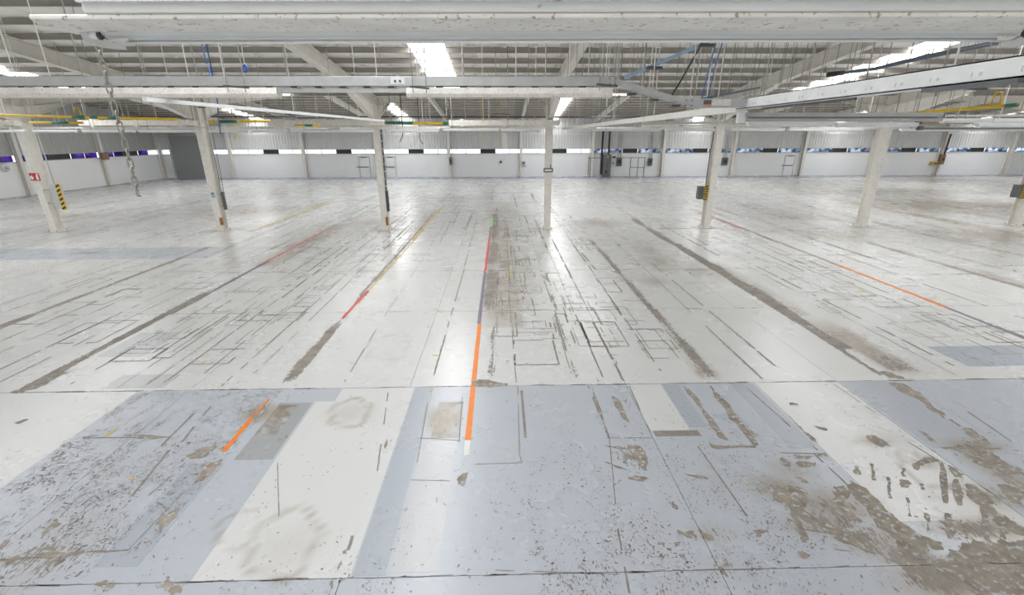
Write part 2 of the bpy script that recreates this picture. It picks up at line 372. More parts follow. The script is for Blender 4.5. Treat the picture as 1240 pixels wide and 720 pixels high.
# paint patches: rectangles of paint of their own colour
LIFT = [0.0006]
def patch(x0, x1, y0, y1, mat, step=0.09, name='paint_patch'):
    LIFT[0] += 0.00006
    return gridmesh(name, x0, x1, y0, y1, LIFT[0], step, -0.004, mat, floor)
J = [SY0+SPY*i for i in range(12)]
patch(-12.5, -6.22, J[1]-1.5, J[2]-.02, 'floor_white', .12)
patch(-3.06, -1.52, J[1]+.01, J[2]-.42, 'floor_white'); patch(-2.75, -1.52, J[2]-.42, J[2]-.02, 'floor_white')
patch(2.17, 2.75, 5.72, J[2]-.02, 'floor_white')
patch(4.42, 5.88, J[1]+.55, J[2]-.02, 'floor_white')
patch(4.95, 5.88, J[1]+.1, J[1]+.55, 'floor_white')
patch(-4.15, -3.70, 3.60, 5.16, 'floor_blue')
patch(-3.62, -3.10, 5.22, 6.62, 'floor_dim')
patch(-1.50, -1.18, J[1]+.02, J[2]-.02, 'floor_blue')
patch(-1.04, -0.64, 5.62, 6.58, 'floor_stain'); patch(-3.62, -3.30, 5.75, 6.56, 'floor_stain')
patch(-1.14, -0.66, J[1]+.05, 5.60, 'floor_pale'); None
patch(3.98, 4.36, 5.25, J[2]-.02, 'floor_blue'); patch(5.95, 6.75, 5.22, J[2]-.02, 'floor_blue')
patch(2.78, 3.05, 5.8, J[2]-.02, 'floor_blue')
patch(7.0, 8.2, 5.3, J[2]-.02, 'floor_grey')
for q, m in (([(122, 471), (195, 471), (205, 453)], 'floor_pale'), ([(1175, 445), (1240, 442), (1235, 418)], 'floor_blue')):
    xs = [fl(*p)[0] for p in q]; ys = [fl(*p)[1] for p in q]; patch(min(xs), max(xs), min(ys)+.05, max(ys), m)
patch(-19.5, -10.5, fl(60, 314)[1], fl(60, 301)[1], 'floor_grey', .25)
patch(-8.0, -7.1, 8.4, 9.6, 'floor_pale')
# bare bars and pale bars where machine feet stood
for (x0, x1, y0, y1) in [(2.2, 2.86, 5.58, 5.71), (0.30, 0.34, 5.6, 6.9)]:
    o = MB().box(x0, x1, y0, y1, -.002, .0022).build('bare_strip', 'bare_concrete', floor)
# bare, worn-through places with ragged edges (traced on the floor plane)
def bare(poly, label=None):
    P = [np.array(fl(*p)) for p in poly]; size = max(np.linalg.norm(p-P[0]) for p in P)
    def split(a, b_, amp):          # ragged edge by midpoint displacement
        d = b_-a; l_ = np.linalg.norm(d)
        if l_ < .014: return [a]
        m = (a+b_)/2+np.array([-d[1], d[0]])*rnd.uniform(-amp, amp)
        return split(a, m, amp)+split(m, b_, amp)
    area = sum(P[k][0]*P[(k+1) % len(P)][1]-P[(k+1) % len(P)][0]*P[k][1] for k in range(len(P)))/2; per = sum(np.linalg.norm(P[k]-P[k-1]) for k in range(len(P)))
    if area < 0: P = P[::-1]; area = -area
    comp = area/per**2; amp = .26 if comp > .04 else .16 if comp > .025 else .07 if comp > .012 else .03
    out = []
    for k in range(len(P)): out += split(P[k], P[(k+1) % len(P)], amp)
    out = [(p[0], p[1], 0) for p in out]
    LIFT[0] += .00003
    me = bpy.data.meshes.new('bare_patch'); me.from_pydata([(x, y, LIFT[0]+.0006) for (x, y, z) in out], [], [tuple(range(len(out)))]); me.materials.append(MATS['bare_floor'])
    o = bpy.data.objects.new('bare_patch', me); COL.objects.link(o); o.parent = floor; return o
def Z(x0, y0, k, pts): return [(x0+a*k, y0+b_*k) for (a, b_) in pts]
for pts in [[(75, 372), (150, 365), (200, 382), (215, 420), (195, 440), (260, 488), (330, 508), (420, 560), (452, 590), (400, 583), (300, 540), (220, 492), (150, 440), (100, 410)],
            [(345, 350), (400, 378), (450, 430), (500, 478), (560, 520), (640, 550), (650, 575), (600, 570), (560, 595), (572, 628), (532, 625), (500, 580), (484, 540), (430, 500), (400, 440), (350, 392), (300, 375)],
            [(600, 600), (660, 602), (700, 565), (780, 550), (907, 540), (940, 560), (960, 760), (760, 735), (690, 660), (610, 625)],
            [(715, 362), (750, 365), (800, 410), (820, 450), (870, 480), (915, 505), (915, 532), (850, 512), (800, 472), (760, 430), (722, 392)],
            [(820, 365), (907, 360), (925, 400), (907, 440), (860, 420), (832, 390)],
            [(640, 246), (780, 246), (860, 300), (915, 322), (915, 338), (860, 332), (800, 310), (740, 290), (700, 260)],
            [(550, 312), (568, 287), (610, 272), (632, 285), (592, 296), (565, 320)],
            [(290, 372), (340, 370), (345, 400), (332, 440), (370, 468), (385, 485), (350, 490), (330, 470), (302, 430)],
            [(30, 512), (80, 500), (85, 520), (40, 535)], [(175, 580), (215, 590), (205, 600), (178, 596)], [(140, 470), (160, 480), (212, 538), (208, 552), (190, 550)],
            [(125, 275), (150, 290), (155, 312), (138, 305)], [(160, 268), (270, 262), (272, 275), (165, 280)], [(170, 293), (235, 294), (232, 305), (172, 304)], [(165, 335), (190, 340), (210, 360), (185, 355)],
            [(470, 35), (520, 40), (600, 95), (655, 140), (650, 152), (600, 120), (545, 80), (500, 60)], [(710, 180), (740, 185), (790, 225), (780, 235), (735, 210)], [(560, 185), (600, 205), (625, 232), (600, 222)],
            [(415, 0), (470, 0), (520, 18), (470, 20)], [(398, 205), (430, 208), (480, 240), (450, 245), (415, 228)], [(230, 173), (262, 178), (272, 190), (245, 186)], [(148, 102), (175, 103), (174, 109), (152, 108)],
            [(660, 300), (690, 315), (710, 345), (685, 340), (668, 322)], [(505, 350), (535, 352), (535, 372), (512, 374)]]:
    bare(Z(900, 450, .375, pts))
for (x, y0_, y1_) in [(360, 305, 332), (408, 295, 352), (460, 338, 410), (510, 310, 340), (522, 405, 468), (583, 455, 512), (652, 455, 538), (708, 498, 540), (765, 420, 545), (822, 490, 550), (630, 288, 425), (682, 345, 432), (570, 360, 382)]:
    t_ = (y1_-y0_)*.12; bare(Z(900, 450, .375, [(x, y0_), (x+14, y0_+3), (x+15+t_, y1_), (x+t_, y1_-2)]))
for pts in [[(600, 272), (640, 250), (697, 228), (690, 246), (650, 276), (612, 281)], [(605, 376), (632, 345), (645, 302), (712, 292), (682, 330), (655, 352), (622, 366)], [(497, 525), (505, 495), (540, 460), (578, 435), (575, 460), (560, 475), (530, 500), (505, 525)],
            [(500, 690), (545, 660), (590, 700), (580, 718), (548, 720), (530, 700)], [(305, 680), (340, 672), (347, 690), (312, 690)], [(340, 690), (372, 684), (366, 698), (342, 700)], [(0, 606), (60, 590), (76, 600), (20, 617)], [(110, 590), (200, 583), (275, 577), (274, 584), (205, 596), (130, 600)],
            [(395, 206), (480, 204), (545, 210), (470, 217)], [(140, 515), (185, 480), (200, 490), (150, 520), (135, 540)], [(0, 560), (25, 540), (30, 550), (5, 575)], [(820, 140), (853, 105), (853, 130), (835, 145)], [(30, 68), (130, 30), (200, 0), (232, 0), (150, 40), (70, 66)], [(45, 165), (85, 152), (90, 157), (55, 170)]]:
    bare(Z(0, 450, .375, pts))
for pts in [[(675, 350), (690, 333), (710, 322), (703, 350), (695, 370), (680, 364)], [(290, 630), (305, 605), (300, 625), (288, 645)], [(305, 580), (320, 572), (318, 588), (306, 590)], [(265, 680), (275, 665), (272, 700), (262, 715)], [(440, 240), (449, 215), (452, 225), (443, 250)], [(96, 218), (132, 203), (128, 212), (104, 226)], [(720, 30), (840, 38), (838, 46), (725, 46)]]:
    bare(Z(300, 450, .375, pts))
for pts in [[(525, 549), (550, 553), (545, 561), (528, 560)], [(578, 550), (598, 552), (595, 562), (580, 560)], [(530, 588), (549, 589), (545, 600), (532, 600)], [(592, 589), (611, 592), (610, 602), (598, 600)], [(553, 568), (569, 571), (566, 580), (556, 576)],
            [(668, 120), (700, 150), (728, 190), (752, 222), (722, 212), (690, 170)], [(605, 45), (625, 55), (660, 95), (672, 122), (655, 110), (625, 75)], [(375, 78), (400, 92), (425, 150), (432, 165), (408, 148), (385, 110)], [(690, 225), (702, 236), (780, 238), (838, 236), (840, 244), (700, 246)], [(700, 50), (725, 75), (790, 155), (850, 235), (838, 238), (770, 155), (715, 90)],
            [(309, 42), (316, 60), (345, 140), (370, 214), (362, 208), (332, 125)], [(425, 235), (470, 240), (492, 290), (490, 320), (470, 310), (440, 265)], [(350, 238), (400, 240), (440, 252), (400, 250)], [(425, 340), (480, 338), (500, 345), (430, 347)], [(610, 330), (665, 334), (690, 345), (650, 344)], [(350, 290), (400, 305), (430, 320), (390, 310)],
            [(560, 420), (575, 415), (590, 445), (572, 440)], [(585, 512), (640, 515), (650, 545), (610, 530)], [(660, 510), (700, 520), (710, 545), (680, 540)], [(745, 130), (762, 140), (770, 160), (752, 150)]]:
    bare(Z(600, 450, .375, pts))
# floor tapes -------------------------------------------------------------
def tape(x0, y0, x1, y1, w_, mat, label=None, name='floor_tape', jag=.12):
    n = max(2, int(abs(y1-y0)/.12)); v = []; f = []
    for i in range(n+1):
        t = i/n; x = x0+(x1-x0)*t; y = y0+(y1-y0)*t
        a = w_/2*(1-jag*rnd.random()); b_ = w_/2*(1-jag*rnd.random()); v += [(x-a, y, .0034), (x+b_, y, .0034)]
    for i in range(n): f.append((2*i, 2*i+1, 2*i+3, 2*i+2))
    me = bpy.data.meshes.new(name); me.from_pydata(v, [], f); me.materials.append(MATS[mat])
    o = bpy.data.objects.new(name, me); COL.objects.link(o); o.parent = floor
    if label: o['label'] = label
    return o
tape(-.505, 5.56, -.52, 9.88, .088, 'tape_orange', 'bright orange tape line on the floor', jag=.05)
tape(-.50, 5.22, -.505, 5.56, .085, 'floor_white')
tape(-.535, 9.88, -.53, 14.2, .09, 'tape_violet'); tape(-.53, 14.2, -.50, 19.5, .10, 'tape_red', jag=.5); tape(-.50, 19.5, -.49, 22, .11, 'tape_brown', jag=.4); tape(-.49, 22, -.48, 24.3, .16, 'tape_green', jag=.4)
tape(-3.85, 5.40, -3.87, 6.2, .085, 'tape_orange', 'short torn orange tape on grey paint', jag=.35); tape(-3.87, 6.25, -3.86, 6.75, .04, 'tape_orange', jag=.5)
tape(-3.80, 10.3, -3.76, 12.4, .10, 'tape_red', 'faded red tape line', jag=.4)
tape(-3.74, 12.4, -3.62, 19, .06, 'tape_yellow', jag=.6); tape(-3.66, 19, -3.6, 28.5, .13, 'tape_yellow', jag=.6)
tape(-3.86, 12.0, -3.76, 24, .10, 'tape_brown', jag=.6)
tape(11.18, 10.65, 11.27, 14.85, .11, 'tape_orange', 'thin orange tape line beside dark tape', jag=.15); tape(11.10, 8.3, 11.18, 10.65, .10, 'tape_violet'); tape(11.27, 14.85, 11.3, 21, .10, 'tape_brown', jag=.4); tape(11.3, 21, 11.35, 27, .12, 'tape_red', jag=.5)
tape(-8.1, 12, -8.15, 15.6, .10, 'tape_violet', jag=.4); tape(-8.15, 15.6, -8.1, 21, .12, 'tape_red', jag=.6); tape(-8.1, 21, -8, 25, .12, 'tape_brown', jag=.5); tape(-8, 25, -8, 28, .14, 'tape_green', jag=.4)
tape(-11.4, 21, -11.3, 32, .16, 'tape_yellow', jag=.6)
for (px, py, a, b_, m) in [(527, 430, .10, .035, 'tape_yellow'), (542, 377, .10, .05, 'tape_yellow'), (247, 438, .03, .12, 'tape_yellow'), (134, 524, .05, .15, 'tape_yellow'), (160, 579, .04, .05, 'tape_yellow'), (1042, 353, .3, .08, 'tape_yellow'), (523, 472, .025, .14, 'tape_yellow'), (618, 330, .04, .7, 'tape_yellow'), (556, 336, .10, .05, 'tape_yellow')]:
    x, y = fl(px, py); MB().box(x-a/2, x+a/2, y-b_/2, y+b_/2, -.002, .0036).build('floor_tape', m, floor)
# scraped lines: ragged narrow strips where paint is gone (many, joined)
sv = {'scrape': ([], []), 'scrape_pale': ([], [])}
def scrape(x0, y0, x1, y1, w_, mat='scrape', gaps=.15):
    L_ = sqrt((x1-x0)**2+(y1-y0)**2)
    if L_ < 1e-3: return
    n = max(2, min(90, int(L_/.09))); dx, dy = (x1-x0)/L_, (y1-y0)/L_; V, F_ = sv[mat]; prev = None; skip = 0
    for i in range(n+1):
        t = i/n*L_; off = (rnd.random()-.5)*w_*.25
        a = w_*(.35+.3*rnd.random()); b_ = w_*(.35+.3*rnd.random())
        px, py = x0+dx*t-dy*off, y0+dy*t+dx*off; k = len(V)
        V += [(px+dy*a, py-dx*a, .0030), (px-dy*b_, py+dx*b_, .0030)]
        if skip > 0: skip -= 1; prev = None if skip else k
        else:
            if prev is not None: F_.append((prev, k, k+1, prev+1))
            prev = k
            if rnd.random() < gaps*.25: skip = rnd.randint(1, 5); prev = None
xs_mid = [-9.38, -8.9, -7.55, -6.68, -6.21, -5.94, -5.47, -4.86, -4.55, -2.81, -1.24, 0.21, 1.28, 1.78, 2.14, 2.9, 4.65, 5.12, 8.17, 8.48, 9.11, 10.2, 10.6, 12.3, 13.1, -10.1, -10.7, -12.3, -13.0]
for x in xs_mid:
    y = J[2]+rnd.random()*.6
    while y < 22:
        e = y+rnd.uniform(2.0, 8); scrape(x+rnd.uniform(-.03, .03), y, x+rnd.uniform(-.03, .03), min(e, 24), rnd.choice([.016, .022, .030, .045]), rnd.choice(['scrape', 'scrape', 'scrape_pale']), .25)
        y = e+rnd.uniform(.05, .9)
for k in range(170):      # far lines
    x = rnd.uniform(-24, 30); y = rnd.uniform(14, 34); scrape(x, y, x+rnd.uniform(-.1, .1), y+rnd.uniform(1.5, 7), rnd.choice([.03, .045, .065]), rnd.choice(['scrape', 'scrape_pale']), .3)
for k in range(110):
    y = rnd.uniform(12, 40); x = rnd.uniform(-20, 24); scrape(x, y, x+rnd.uniform(.5, 3), y, rnd.choice([.02, .04, .06]), rnd.choice(['scrape', 'scrape_pale']), .4)
def footprint(x, y, a, b_, w_):
    s = [(x, y, x+a, y), (x+a, y, x+a, y+b_), (x+a, y+b_, x, y+b_), (x, y+b_, x, y)]
    for q in s:
        if rnd.random() < .8: scrape(*q, w_, rnd.choice(['scrape', 'scrape_pale']), .3)
for k in range(160):      # machine footprints
    zone = rnd.choice([(-.4, 0.9, 9, 20), (-7.8, -4.6, 8, 17), (-7.8, -4.6, 8, 18), (1.4, 3.0, 7.6, 13), (8, 10.8, 8, 15), (-.4, .8, 9, 17), (-13, -9, 9, 18), (-.4, .8, 12, 20)])
    footprint(rnd.uniform(zone[0], zone[1]), rnd.uniform(zone[2], zone[3]), rnd.uniform(.25, .9), rnd.uniform(.3, 1.5), rnd.choice([.018, .024, .034]))
for q in [[(621, 391), (671, 410)], [(622, 412), (677, 441)], [(672, 380), (700, 425)]]:
    (xa_, ya_), (xb_, yb_) = fl(*q[0]), fl(*q[1]); footprint(min(xa_, xb_), min(ya_, yb_), abs(xb_-xa_), abs(yb_-ya_), .035)
# hand-traced marks of the near floor
for (a, b_, w_) in [((712, 467), (738, 530), .03), ((738, 530), (748, 640), .012), ((748, 640), (762, 718), .02), ((735, 530), (790, 530), .012), ((787, 523), (762, 467), .02),
                    ((862, 540), (914, 541), .03), ((914, 541), (860, 467), .03), ((845, 540), (905, 625), .02), ((627, 468), (629, 550), .012), ((629, 550), (632, 560), .012), ((632, 560), (575, 562), .008),
                    ((600, 690), (750, 695), .008), ((336, 560), (338, 625), .012), ((470, 475), (457, 570), .018), ((428, 640), (415, 695), .035), ((500, 470), (540, 532), .0),
                    ((0, 678), (105, 668), .02), ((105, 668), (155, 666), .02), ((155, 666), (222, 596), .012), ((220, 535), (265, 480), .03), ((100, 530), (205, 529), .02), ((180, 600), (225, 560), .015),
                    ((1140, 542), (1212, 543), .03), ((1100, 535), (1140, 560), .02), ((905, 470), (990, 545), .02), ((945, 548), (1000, 549), .015), ((1010, 465), (1060, 500), .015),
                    ((1160, 490), (1240, 545), .03), ((1110, 480), (1190, 535), .05), ((985, 548), (1040, 600), .02), ((970, 640), (1020, 648), .012), ((955, 610), (975, 650), .05), ((1010, 665), (1240, 691), .006),
                    ((235, 500), (190, 545), .03), ((205, 545), (160, 600), .03), ((518, 487), (505, 560), .012), ((560, 480), (556, 535), .012), ((505, 530), (556, 533), .01), ((497, 581), (545, 582), .01)]:
    if w_: scrape(*fl(*a), *fl(*b_), w_, 'scrape', .35)
# broken edge flakes along the joints
for jy in J[1:6]:
    for k in range(150 if jy < 8 else 90):
        x = rnd.uniform(-10, 10) if jy < 8 else rnd.uniform(-16, 18); a = rnd.uniform(.03, .35)
        scrape(x, jy+rnd.uniform(-.012, .012), x+a, jy+rnd.uniform(-.012, .012), rnd.uniform(.004, .012) if jy < 4 else rnd.uniform(.006, .022), 'scrape', .1)
# flakes chipped out of the paint, thickest where the floor is worn
VN = np.random.RandomState(11).rand(256, 256)
def vnoise(x, y, s_):               # smooth value noise, 0..1
    x = np.asarray(x)*s_+1000.3; y = np.asarray(y)*s_+1000.7; i, j_ = np.floor(x).astype(int), np.floor(y).astype(int); u, v_ = x-i, y-j_; u = u*u*(3-2*u); v_ = v_*v_*(3-2*v_)
    g = lambda a, b_: VN[a % 256, b_ % 256]
    return (g(i, j_)*(1-u)+g(i+1, j_)*u)*(1-v_)+(g(i, j_+1)*(1-u)+g(i+1, j_+1)*u)*v_
def flakes(n, gen, smin, smax, stretch, base, gain):
    pts = np.array([gen() for _ in range(n)]); wv, dd = fields(pts[:, 0], pts[:, 1])
    cl = np.clip(vnoise(pts[:, 0], pts[:, 1]*.6, 3.1)*.6+vnoise(pts[:, 0], pts[:, 1]*.6, 9.7)*.55-.22, 0, 1)**2*4.2
    for (x, y), wq, c_ in zip(pts, wv, cl):
        if rnd.random() > (base+gain*wq)*c_: continue
        sz = smin*(smax/smin)**(rnd.random()**3.0); k = rnd.randint(4, 6); a0 = rnd.random()*6.28; an = rnd.gauss(0, .5) if rnd.random() < .75 else rnd.gauss(1.57, .3); ca, sa = cos(an), sin(an)
        V, F_ = sv['scrape' if rnd.random() < .7 else 'scrape_pale']; b = len(V); e = rnd.uniform(1, stretch)
        for q in range(k):
            r_ = sz*rnd.uniform(.45, 1); u = r_*cos(a0+6.28*q/k)/sqrt(e); v_ = r_*sin(a0+6.28*q/k)*sqrt(e); V.append((x+u*ca-v_*sa, y+u*sa+v_*ca, .0029))
        F_.append(tuple(range(b, b+k)))
flakes(42000, lambda: fl(rnd.uniform(-20, 1260), rnd.uniform(468, 725)), .0024, .022, 4, .05, 2.0)
flakes(15000, lambda: fl(rnd.uniform(640, 1000), rnd.uniform(500, 725)), .0022, .018, 6, .50, 2.6)
flakes(26000, lambda: (rnd.uniform(-6.2, -3.75), rnd.uniform(2.9, 7.0)), .0022, .024, 14, .75, 3.2)
flakes(12000, lambda: fl(rnd.uniform(-20, 1260), rnd.uniform(330, 468)), .006, .05, 6, .03, 1.6)
flakes(9000, lambda: (rnd.uniform(-26, 30), rnd.uniform(13, 30)), .02, .14, 9, .06, 1.3)
flakes(6000, lambda: (rnd.uniform(-34, 45), rnd.uniform(27, 48)), .05, .30, 10, .12, 1.0)
for mt, (V, F_) in sv.items():
    me = bpy.data.meshes.new('scraped_lines'); me.from_pydata(V, [], F_); me.materials.append(MATS[mt])
    o = bpy.data.objects.new('scraped_lines', me); COL.objects.link(o); o.parent = floor; o['kind'] = 'stuff'
# painted strips along the walls
patch(XL+.1, XR-.5, 48.3, D2-.02, 'floor_blue_strip', .8, 'wall_edge_strip')
patch(XL+.02, XL+1.1, 15, 48.2, 'floor_dim', .8, 'wall_edge_strip')

# ================================================================== WALLS
ZW0, ZW1 = 2.35, 2.86           # window band
ZTOP = zdeck(D2)+.05
def corrugated(mb, u0, u1, z0, z1, place, pitch=0.30, d=0.035):
    """vertical ribs between u0 and u1; place(u, off, z) -> point"""
    n = int((u1-u0)/pitch); p = (u1-u0)/n; prof = []
    for i in range(n):
        a = u0+i*p; prof += [(a, 0), (a+p*.62, 0), (a+p*.72, d), (a+p*.90, d)]
    prof.append((u1, 0))
    b = len(mb.v)
    for (u, o_) in prof: mb.v += [place(u, o_, z0), place(u, o_, z1)]
    for i in range(len(prof)-1): mb.f.append((b+2*i, b+2*i+2, b+2*i+3, b+2*i+1))
# far wall
wf = struct(MB().box(-30.85, XR, D2, D2+.2, -0.2, ZW0).box(XL-.2, -33.95, D2, D2+.2, -.2, ZW0).build('wall_far', 'wall_white'))
mb = MB(); corrugated(mb, -30.85, XR, ZW1, ZTOP, lambda u, o_, z: (u, D2+.03-o_, z)); corrugated(mb, XL, -33.95, ZW1, ZTOP, lambda u, o_, z: (u, D2+.03-o_, z)); mb.box(-33.95, -30.85, D2+.02, D2+.1, 4.45, ZTOP)
mb.build('cladding', 'cladding', wf)
MB().box(-30.85, XR, D2-.05, D2+.15, ZW0, ZW0+.05).box(-30.85, XR, D2-.05, D2+.15, ZW1-.05, ZW1).box(XL, -33.95, D2-.05, D2+.15, ZW0, ZW0+.05).box(XL, -33.95, D2-.05, D2+.15, ZW1-.05, ZW1).build('window_rail', 'frame_grey', wf)
wn = 1
def window(bx0, bx1, pane_mat, n_):
    """one strip window between two wall columns: panes and a dark louvred panel"""
    r = struct(bpy.data.objects.new('window_%d' % n_, None)); COL.objects.link(r); r.location = (bx0, D2, ZW0)
    wdt = bx1-bx0; lv0, lv1 = wdt*.43, wdt*.65
    for (a, b_) in ((0.12, wdt*.22), (wdt*.22+.05, lv0-.03), (lv1+.03, wdt*.85), (wdt*.85+.05, wdt-.12)):
        MB().box(a, b_, .06, .075, .05, .46).build('pane', pane_mat, r)
    for a in (0.06, wdt*.22, wdt*.85, wdt-.12): MB().box(a, a+.06, .03, .10, .05, .46).build('mullion', 'frame_grey', r)
    for k in range(6): MB().bar((lv0, .03+.03, .085+k*.072), (lv1, .03+.03, .085+k*.072), .07, .018).build('louver', 'louver_dark', r)
    MB().box(lv0, lv1, .10, .13, .05, .46).build('louver_panel', 'louver_dark', r)
    return r
for i in range(-1, 11):
    window(fx(i)+.12, fx(i+1)-.12, 'pane_clear' if i < 4 else 'pane_bluish', wn); wn += 1
# bay next to the roller door
r = struct(bpy.data.objects.new('window_%d' % wn, None)); COL.objects.link(r); r.location = (-30.8, D2, ZW0); wn += 1
MB().box(.05, 2.8, .06, .075, .05, .46).build('pane', 'pane_clear', r); MB().box(0, .05, .03, .1, .05, .46).build('mullion', 'frame_grey', r)
r = struct(bpy.data.objects.new('window_%d' % wn, None)); COL.objects.link(r); r.location = (XL, D2, ZW0); wn += 1
MB().box(.05, 1.2, .06, .075, .05, .46).build('pane', 'pane_clear', r); MB().box(0, .05, .03, .1, .05, .46).build('mullion', 'frame_grey', r)
# pilaster columns of the far wall
for i in range(-2, 12):
    x = fx(i) + (0.3 if i == -2 else 0)
    MB().box(x-.13, x+.13, D2-.42, D2-.40, 0, ZTOP-.3).box(x-.13, x+.13, D2-.08, D2-.06, 0, ZTOP-.3).box(x-.012, x+.012, D2-.40, D2-.08, 0, ZTOP-.3).build('wall_column', 'column_white', wf)
    if 4 <= i <= 10:
        MB().tube([(x-.22, D2-.12, 4.6), (x-.22, D2-.12, .35), (x-.30, D2-.25, .1), (x-.55, D2-.30, .05)], .06, 8).build('downpipe', 'column_white', wf, True)
MB().box(XL, XR, D2-.16, D2-.10, 4.25, 4.31).build('cladding_rail', 'channel_white', wf)
# roller door
rd = struct(MB().box(-34.05, -33.9, D2-.12, D2+.1, 0, 4.5).box(-30.9, -30.75, D2-.12, D2+.1, 0, 4.5).box(-34.05, -30.75, D2-.12, D2+.1, 4.4, 4.6).build('door_1', 'frame_grey'))
MB().box(-33.95, -30.85, D2+.06, D2+.12, -.1, 4.5).build('backing', 'roller_grey', rd)
for k in range(22): MB().box(-33.9, -30.9, D2-.03-.02*(k % 2), D2+.05, k*.2, k*.2+.185).build('slat', 'roller_grey', rd)
# emergency doors
def edoor(n_, px0, px1):
    xa, xb = onY(px0, 213, D2)[0], onY(px1, 213, D2)[0]; g = MB()
    g.box(xa-.06, xa, D2-.05, D2, 0, 2.1).box(xb, xb+.06, D2-.05, D2, 0, 2.1).box(xa-.06, xb+.06, D2-.05, D2, 2.05, 2.12)
    d = struct(g.build('door_%d' % n_, 'frame_grey'))
    MB().box(xa+.01, xb-.01, D2-.03, D2, .01, 2.04).build('door_leaf', 'wall_white', d)
    MB().box(xa-.3, xb-.1, D2-.09, D2-.05, 1.02, 1.09).build('push_bar', 'dark_steel', d)
    MB().box(xa+.2, xb-.2, D2-.09, D2-.03, 2.0, 2.06).build('door_closer', 'dark_steel', d)
edoor(2, 437, 449); edoor(3, 469, 480); edoor(4, 947, 958)
# left wall
wl = struct(MB().box(XL-.2, XL, YB, D2, -.2, ZW0).build('wall_left', 'wall_white'))
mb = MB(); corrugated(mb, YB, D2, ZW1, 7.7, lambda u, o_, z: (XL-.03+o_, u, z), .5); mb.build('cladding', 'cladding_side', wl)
MB().box(XL-.15, XL+.05, YB, D2, ZW0, ZW0+.05).box(XL-.15, XL+.05, YB, D2, ZW1-.05, ZW1).build('window_rail', 'frame_grey', wl)
by = [D2-7.4*k-(0 if k == 0 else .1) for k in range(9)]
for k in range(8):
    y1, y0 = by[k], by[k+1]
    r = struct(bpy.data.objects.new('window_%d' % wn, None)); COL.objects.link(r); r.location = (XL, y0, ZW0); wn += 1
    W_ = y1-y0; a, b_ = W_*.36, W_*.62
    for (p, q, m) in ((.2, a*.6, 'pane_violet'), (a*.6+.04, a-.03, 'pane_violet'), (b_+.03, W_*.8, 'pane_violet'), (W_*.8+.04, W_-.2, 'pane_clear' if k == 0 else 'pane_violet')):
        MB().box(-.075, -.06, p, q, .05, .46).build('pane', m, r)
    for j in range(6): MB().bar((-.06, a, .085+j*.072), (-.06, b_, .085+j*.072), .07, .018).build('louver', 'louver_dark', r)
    MB().box(-.13, -.10, a, b_, .05, .46).build('louver_panel', 'louver_dark', r)
    MB().box(XL, XL+.02, y1-.13, y1+.13, 0, 5.6).box(XL+.02, XL+.30, y1-.012, y1+.012, 0, 5.6).box(XL+.30, XL+.32, y1-.13, y1+.13, 0, 5.6).build('wall_column', 'column_white', wl)
# right and back walls (outside the picture, they close the hall)
wr = struct(MB().box(XR, XR+.2, YB, D2, -.2, 7.8).build('wall_right', 'wall_white'))
wb = struct(MB().box(XL-.2, XR+.2, YB-.2, YB, -.2, ZTOP).build('wall_back', 'wall_white'))
ground = struct(MB().box(-150, 160, D2+.3, 200, -.6, -.4).box(-150, XL-.3, -40, D2+.3, -.6, -.4).build('outside_ground', 'outside_ground'))

# ================================================================== ROOF
half = (D2-D1)/2
SLOPES = [(YB, YB+half), (YB+half, D1), (D1, D1+half), (D1+half, D2)]
def sky_bays(k): return [i for i in range(-2, 11) if (i % 2 == 0) == (k in (0, 1))]
ceil = struct(MB().box(XL, XR, D1-.25, D1+.25, zdeck(D1)-.02, zdeck(D1)+.03).build('ceiling', 'galvanised'))
ceil['label'] = 'corrugated metal sheet roof on purlins and rafters'
for k, (ya, yb) in enumerate(SLOPES):
    za, zc = zdeck(ya), zdeck(yb); mb = MB(); xs = XL-.2; spans = []
    for i in sky_bays(k):
        mid = fx(i)+S/2; spans.append((xs, mid-1.05)); xs = mid
    spans.append((xs, XR+.2))
    for (a, b_) in spans:
        n = max(1, int((b_-a)/.9)); p = (b_-a)/n; prof = []
        for j in range(n): prof += [(a+j*p, 0), (a+j*p+p*.7, 0), (a+j*p+p*.78, .05), (a+j*p+p*.92, .05)]
        prof.append((b_, 0)); q = len(mb.v)
        for (x, h) in prof: mb.v += [(x, ya, za+h), (x, yb, zc+h)]
        for j in range(len(prof)-1): mb.f.append((q+2*j, q+2*j+2, q+2*j+3, q+2*j+1))
    mb.build('roof_sheet', 'roof_sheet', ceil)
    lo, hi = (.06, .94)
    for i in sky_bays(k):
        mid = fx(i)+S/2; f0, f1 = ya+(yb-ya)*lo, ya+(yb-ya)*hi
        MB().quad((mid-1.05, ya, za+.01), (mid, ya, za+.01), (mid, yb, zc+.01), (mid-1.05, yb, zc+.01)).build('roof_light', 'roof_light', ceil)['label'] = 'bright translucent roof light strip'
    # purlins (Z section), one object each
    n = 13
    for j in range(n):
        y = ya+(yb-ya)*(j+.5)/n; z = zb(y)
        MB().box(XL, XR, y-.006, y+.006, z+.41, z+.555).box(XL, XR, y-.06, y, z+.40, z+.412).box(XL, XR, y, y+.06, z+.543, z+.555).build('purlin', 'purlin', ceil)
# rafters: one per frame and slope
for i in range(-2, 12):
    x = fx(i)
    for k, (ya, yb) in enumerate(SLOPES):
        z0, z1 = zb(ya), zb(yb); g = MB()
        g.prism([(ya, z0), (yb, z1), (yb, z1+.02), (ya, z0+.02)], 'x', x-.11, x+.11)
        g.prism([(ya, z0+.02), (yb, z1+.02), (yb, z1+.38), (ya, z0+.38)], 'x', x-.008, x+.008)
        g.prism([(ya, z0+.38), (yb, z1+.38), (yb, z1+.40), (ya, z0+.40)], 'x', x-.11, x+.11)
        g.build('rafter', 'rafter_white', ceil)

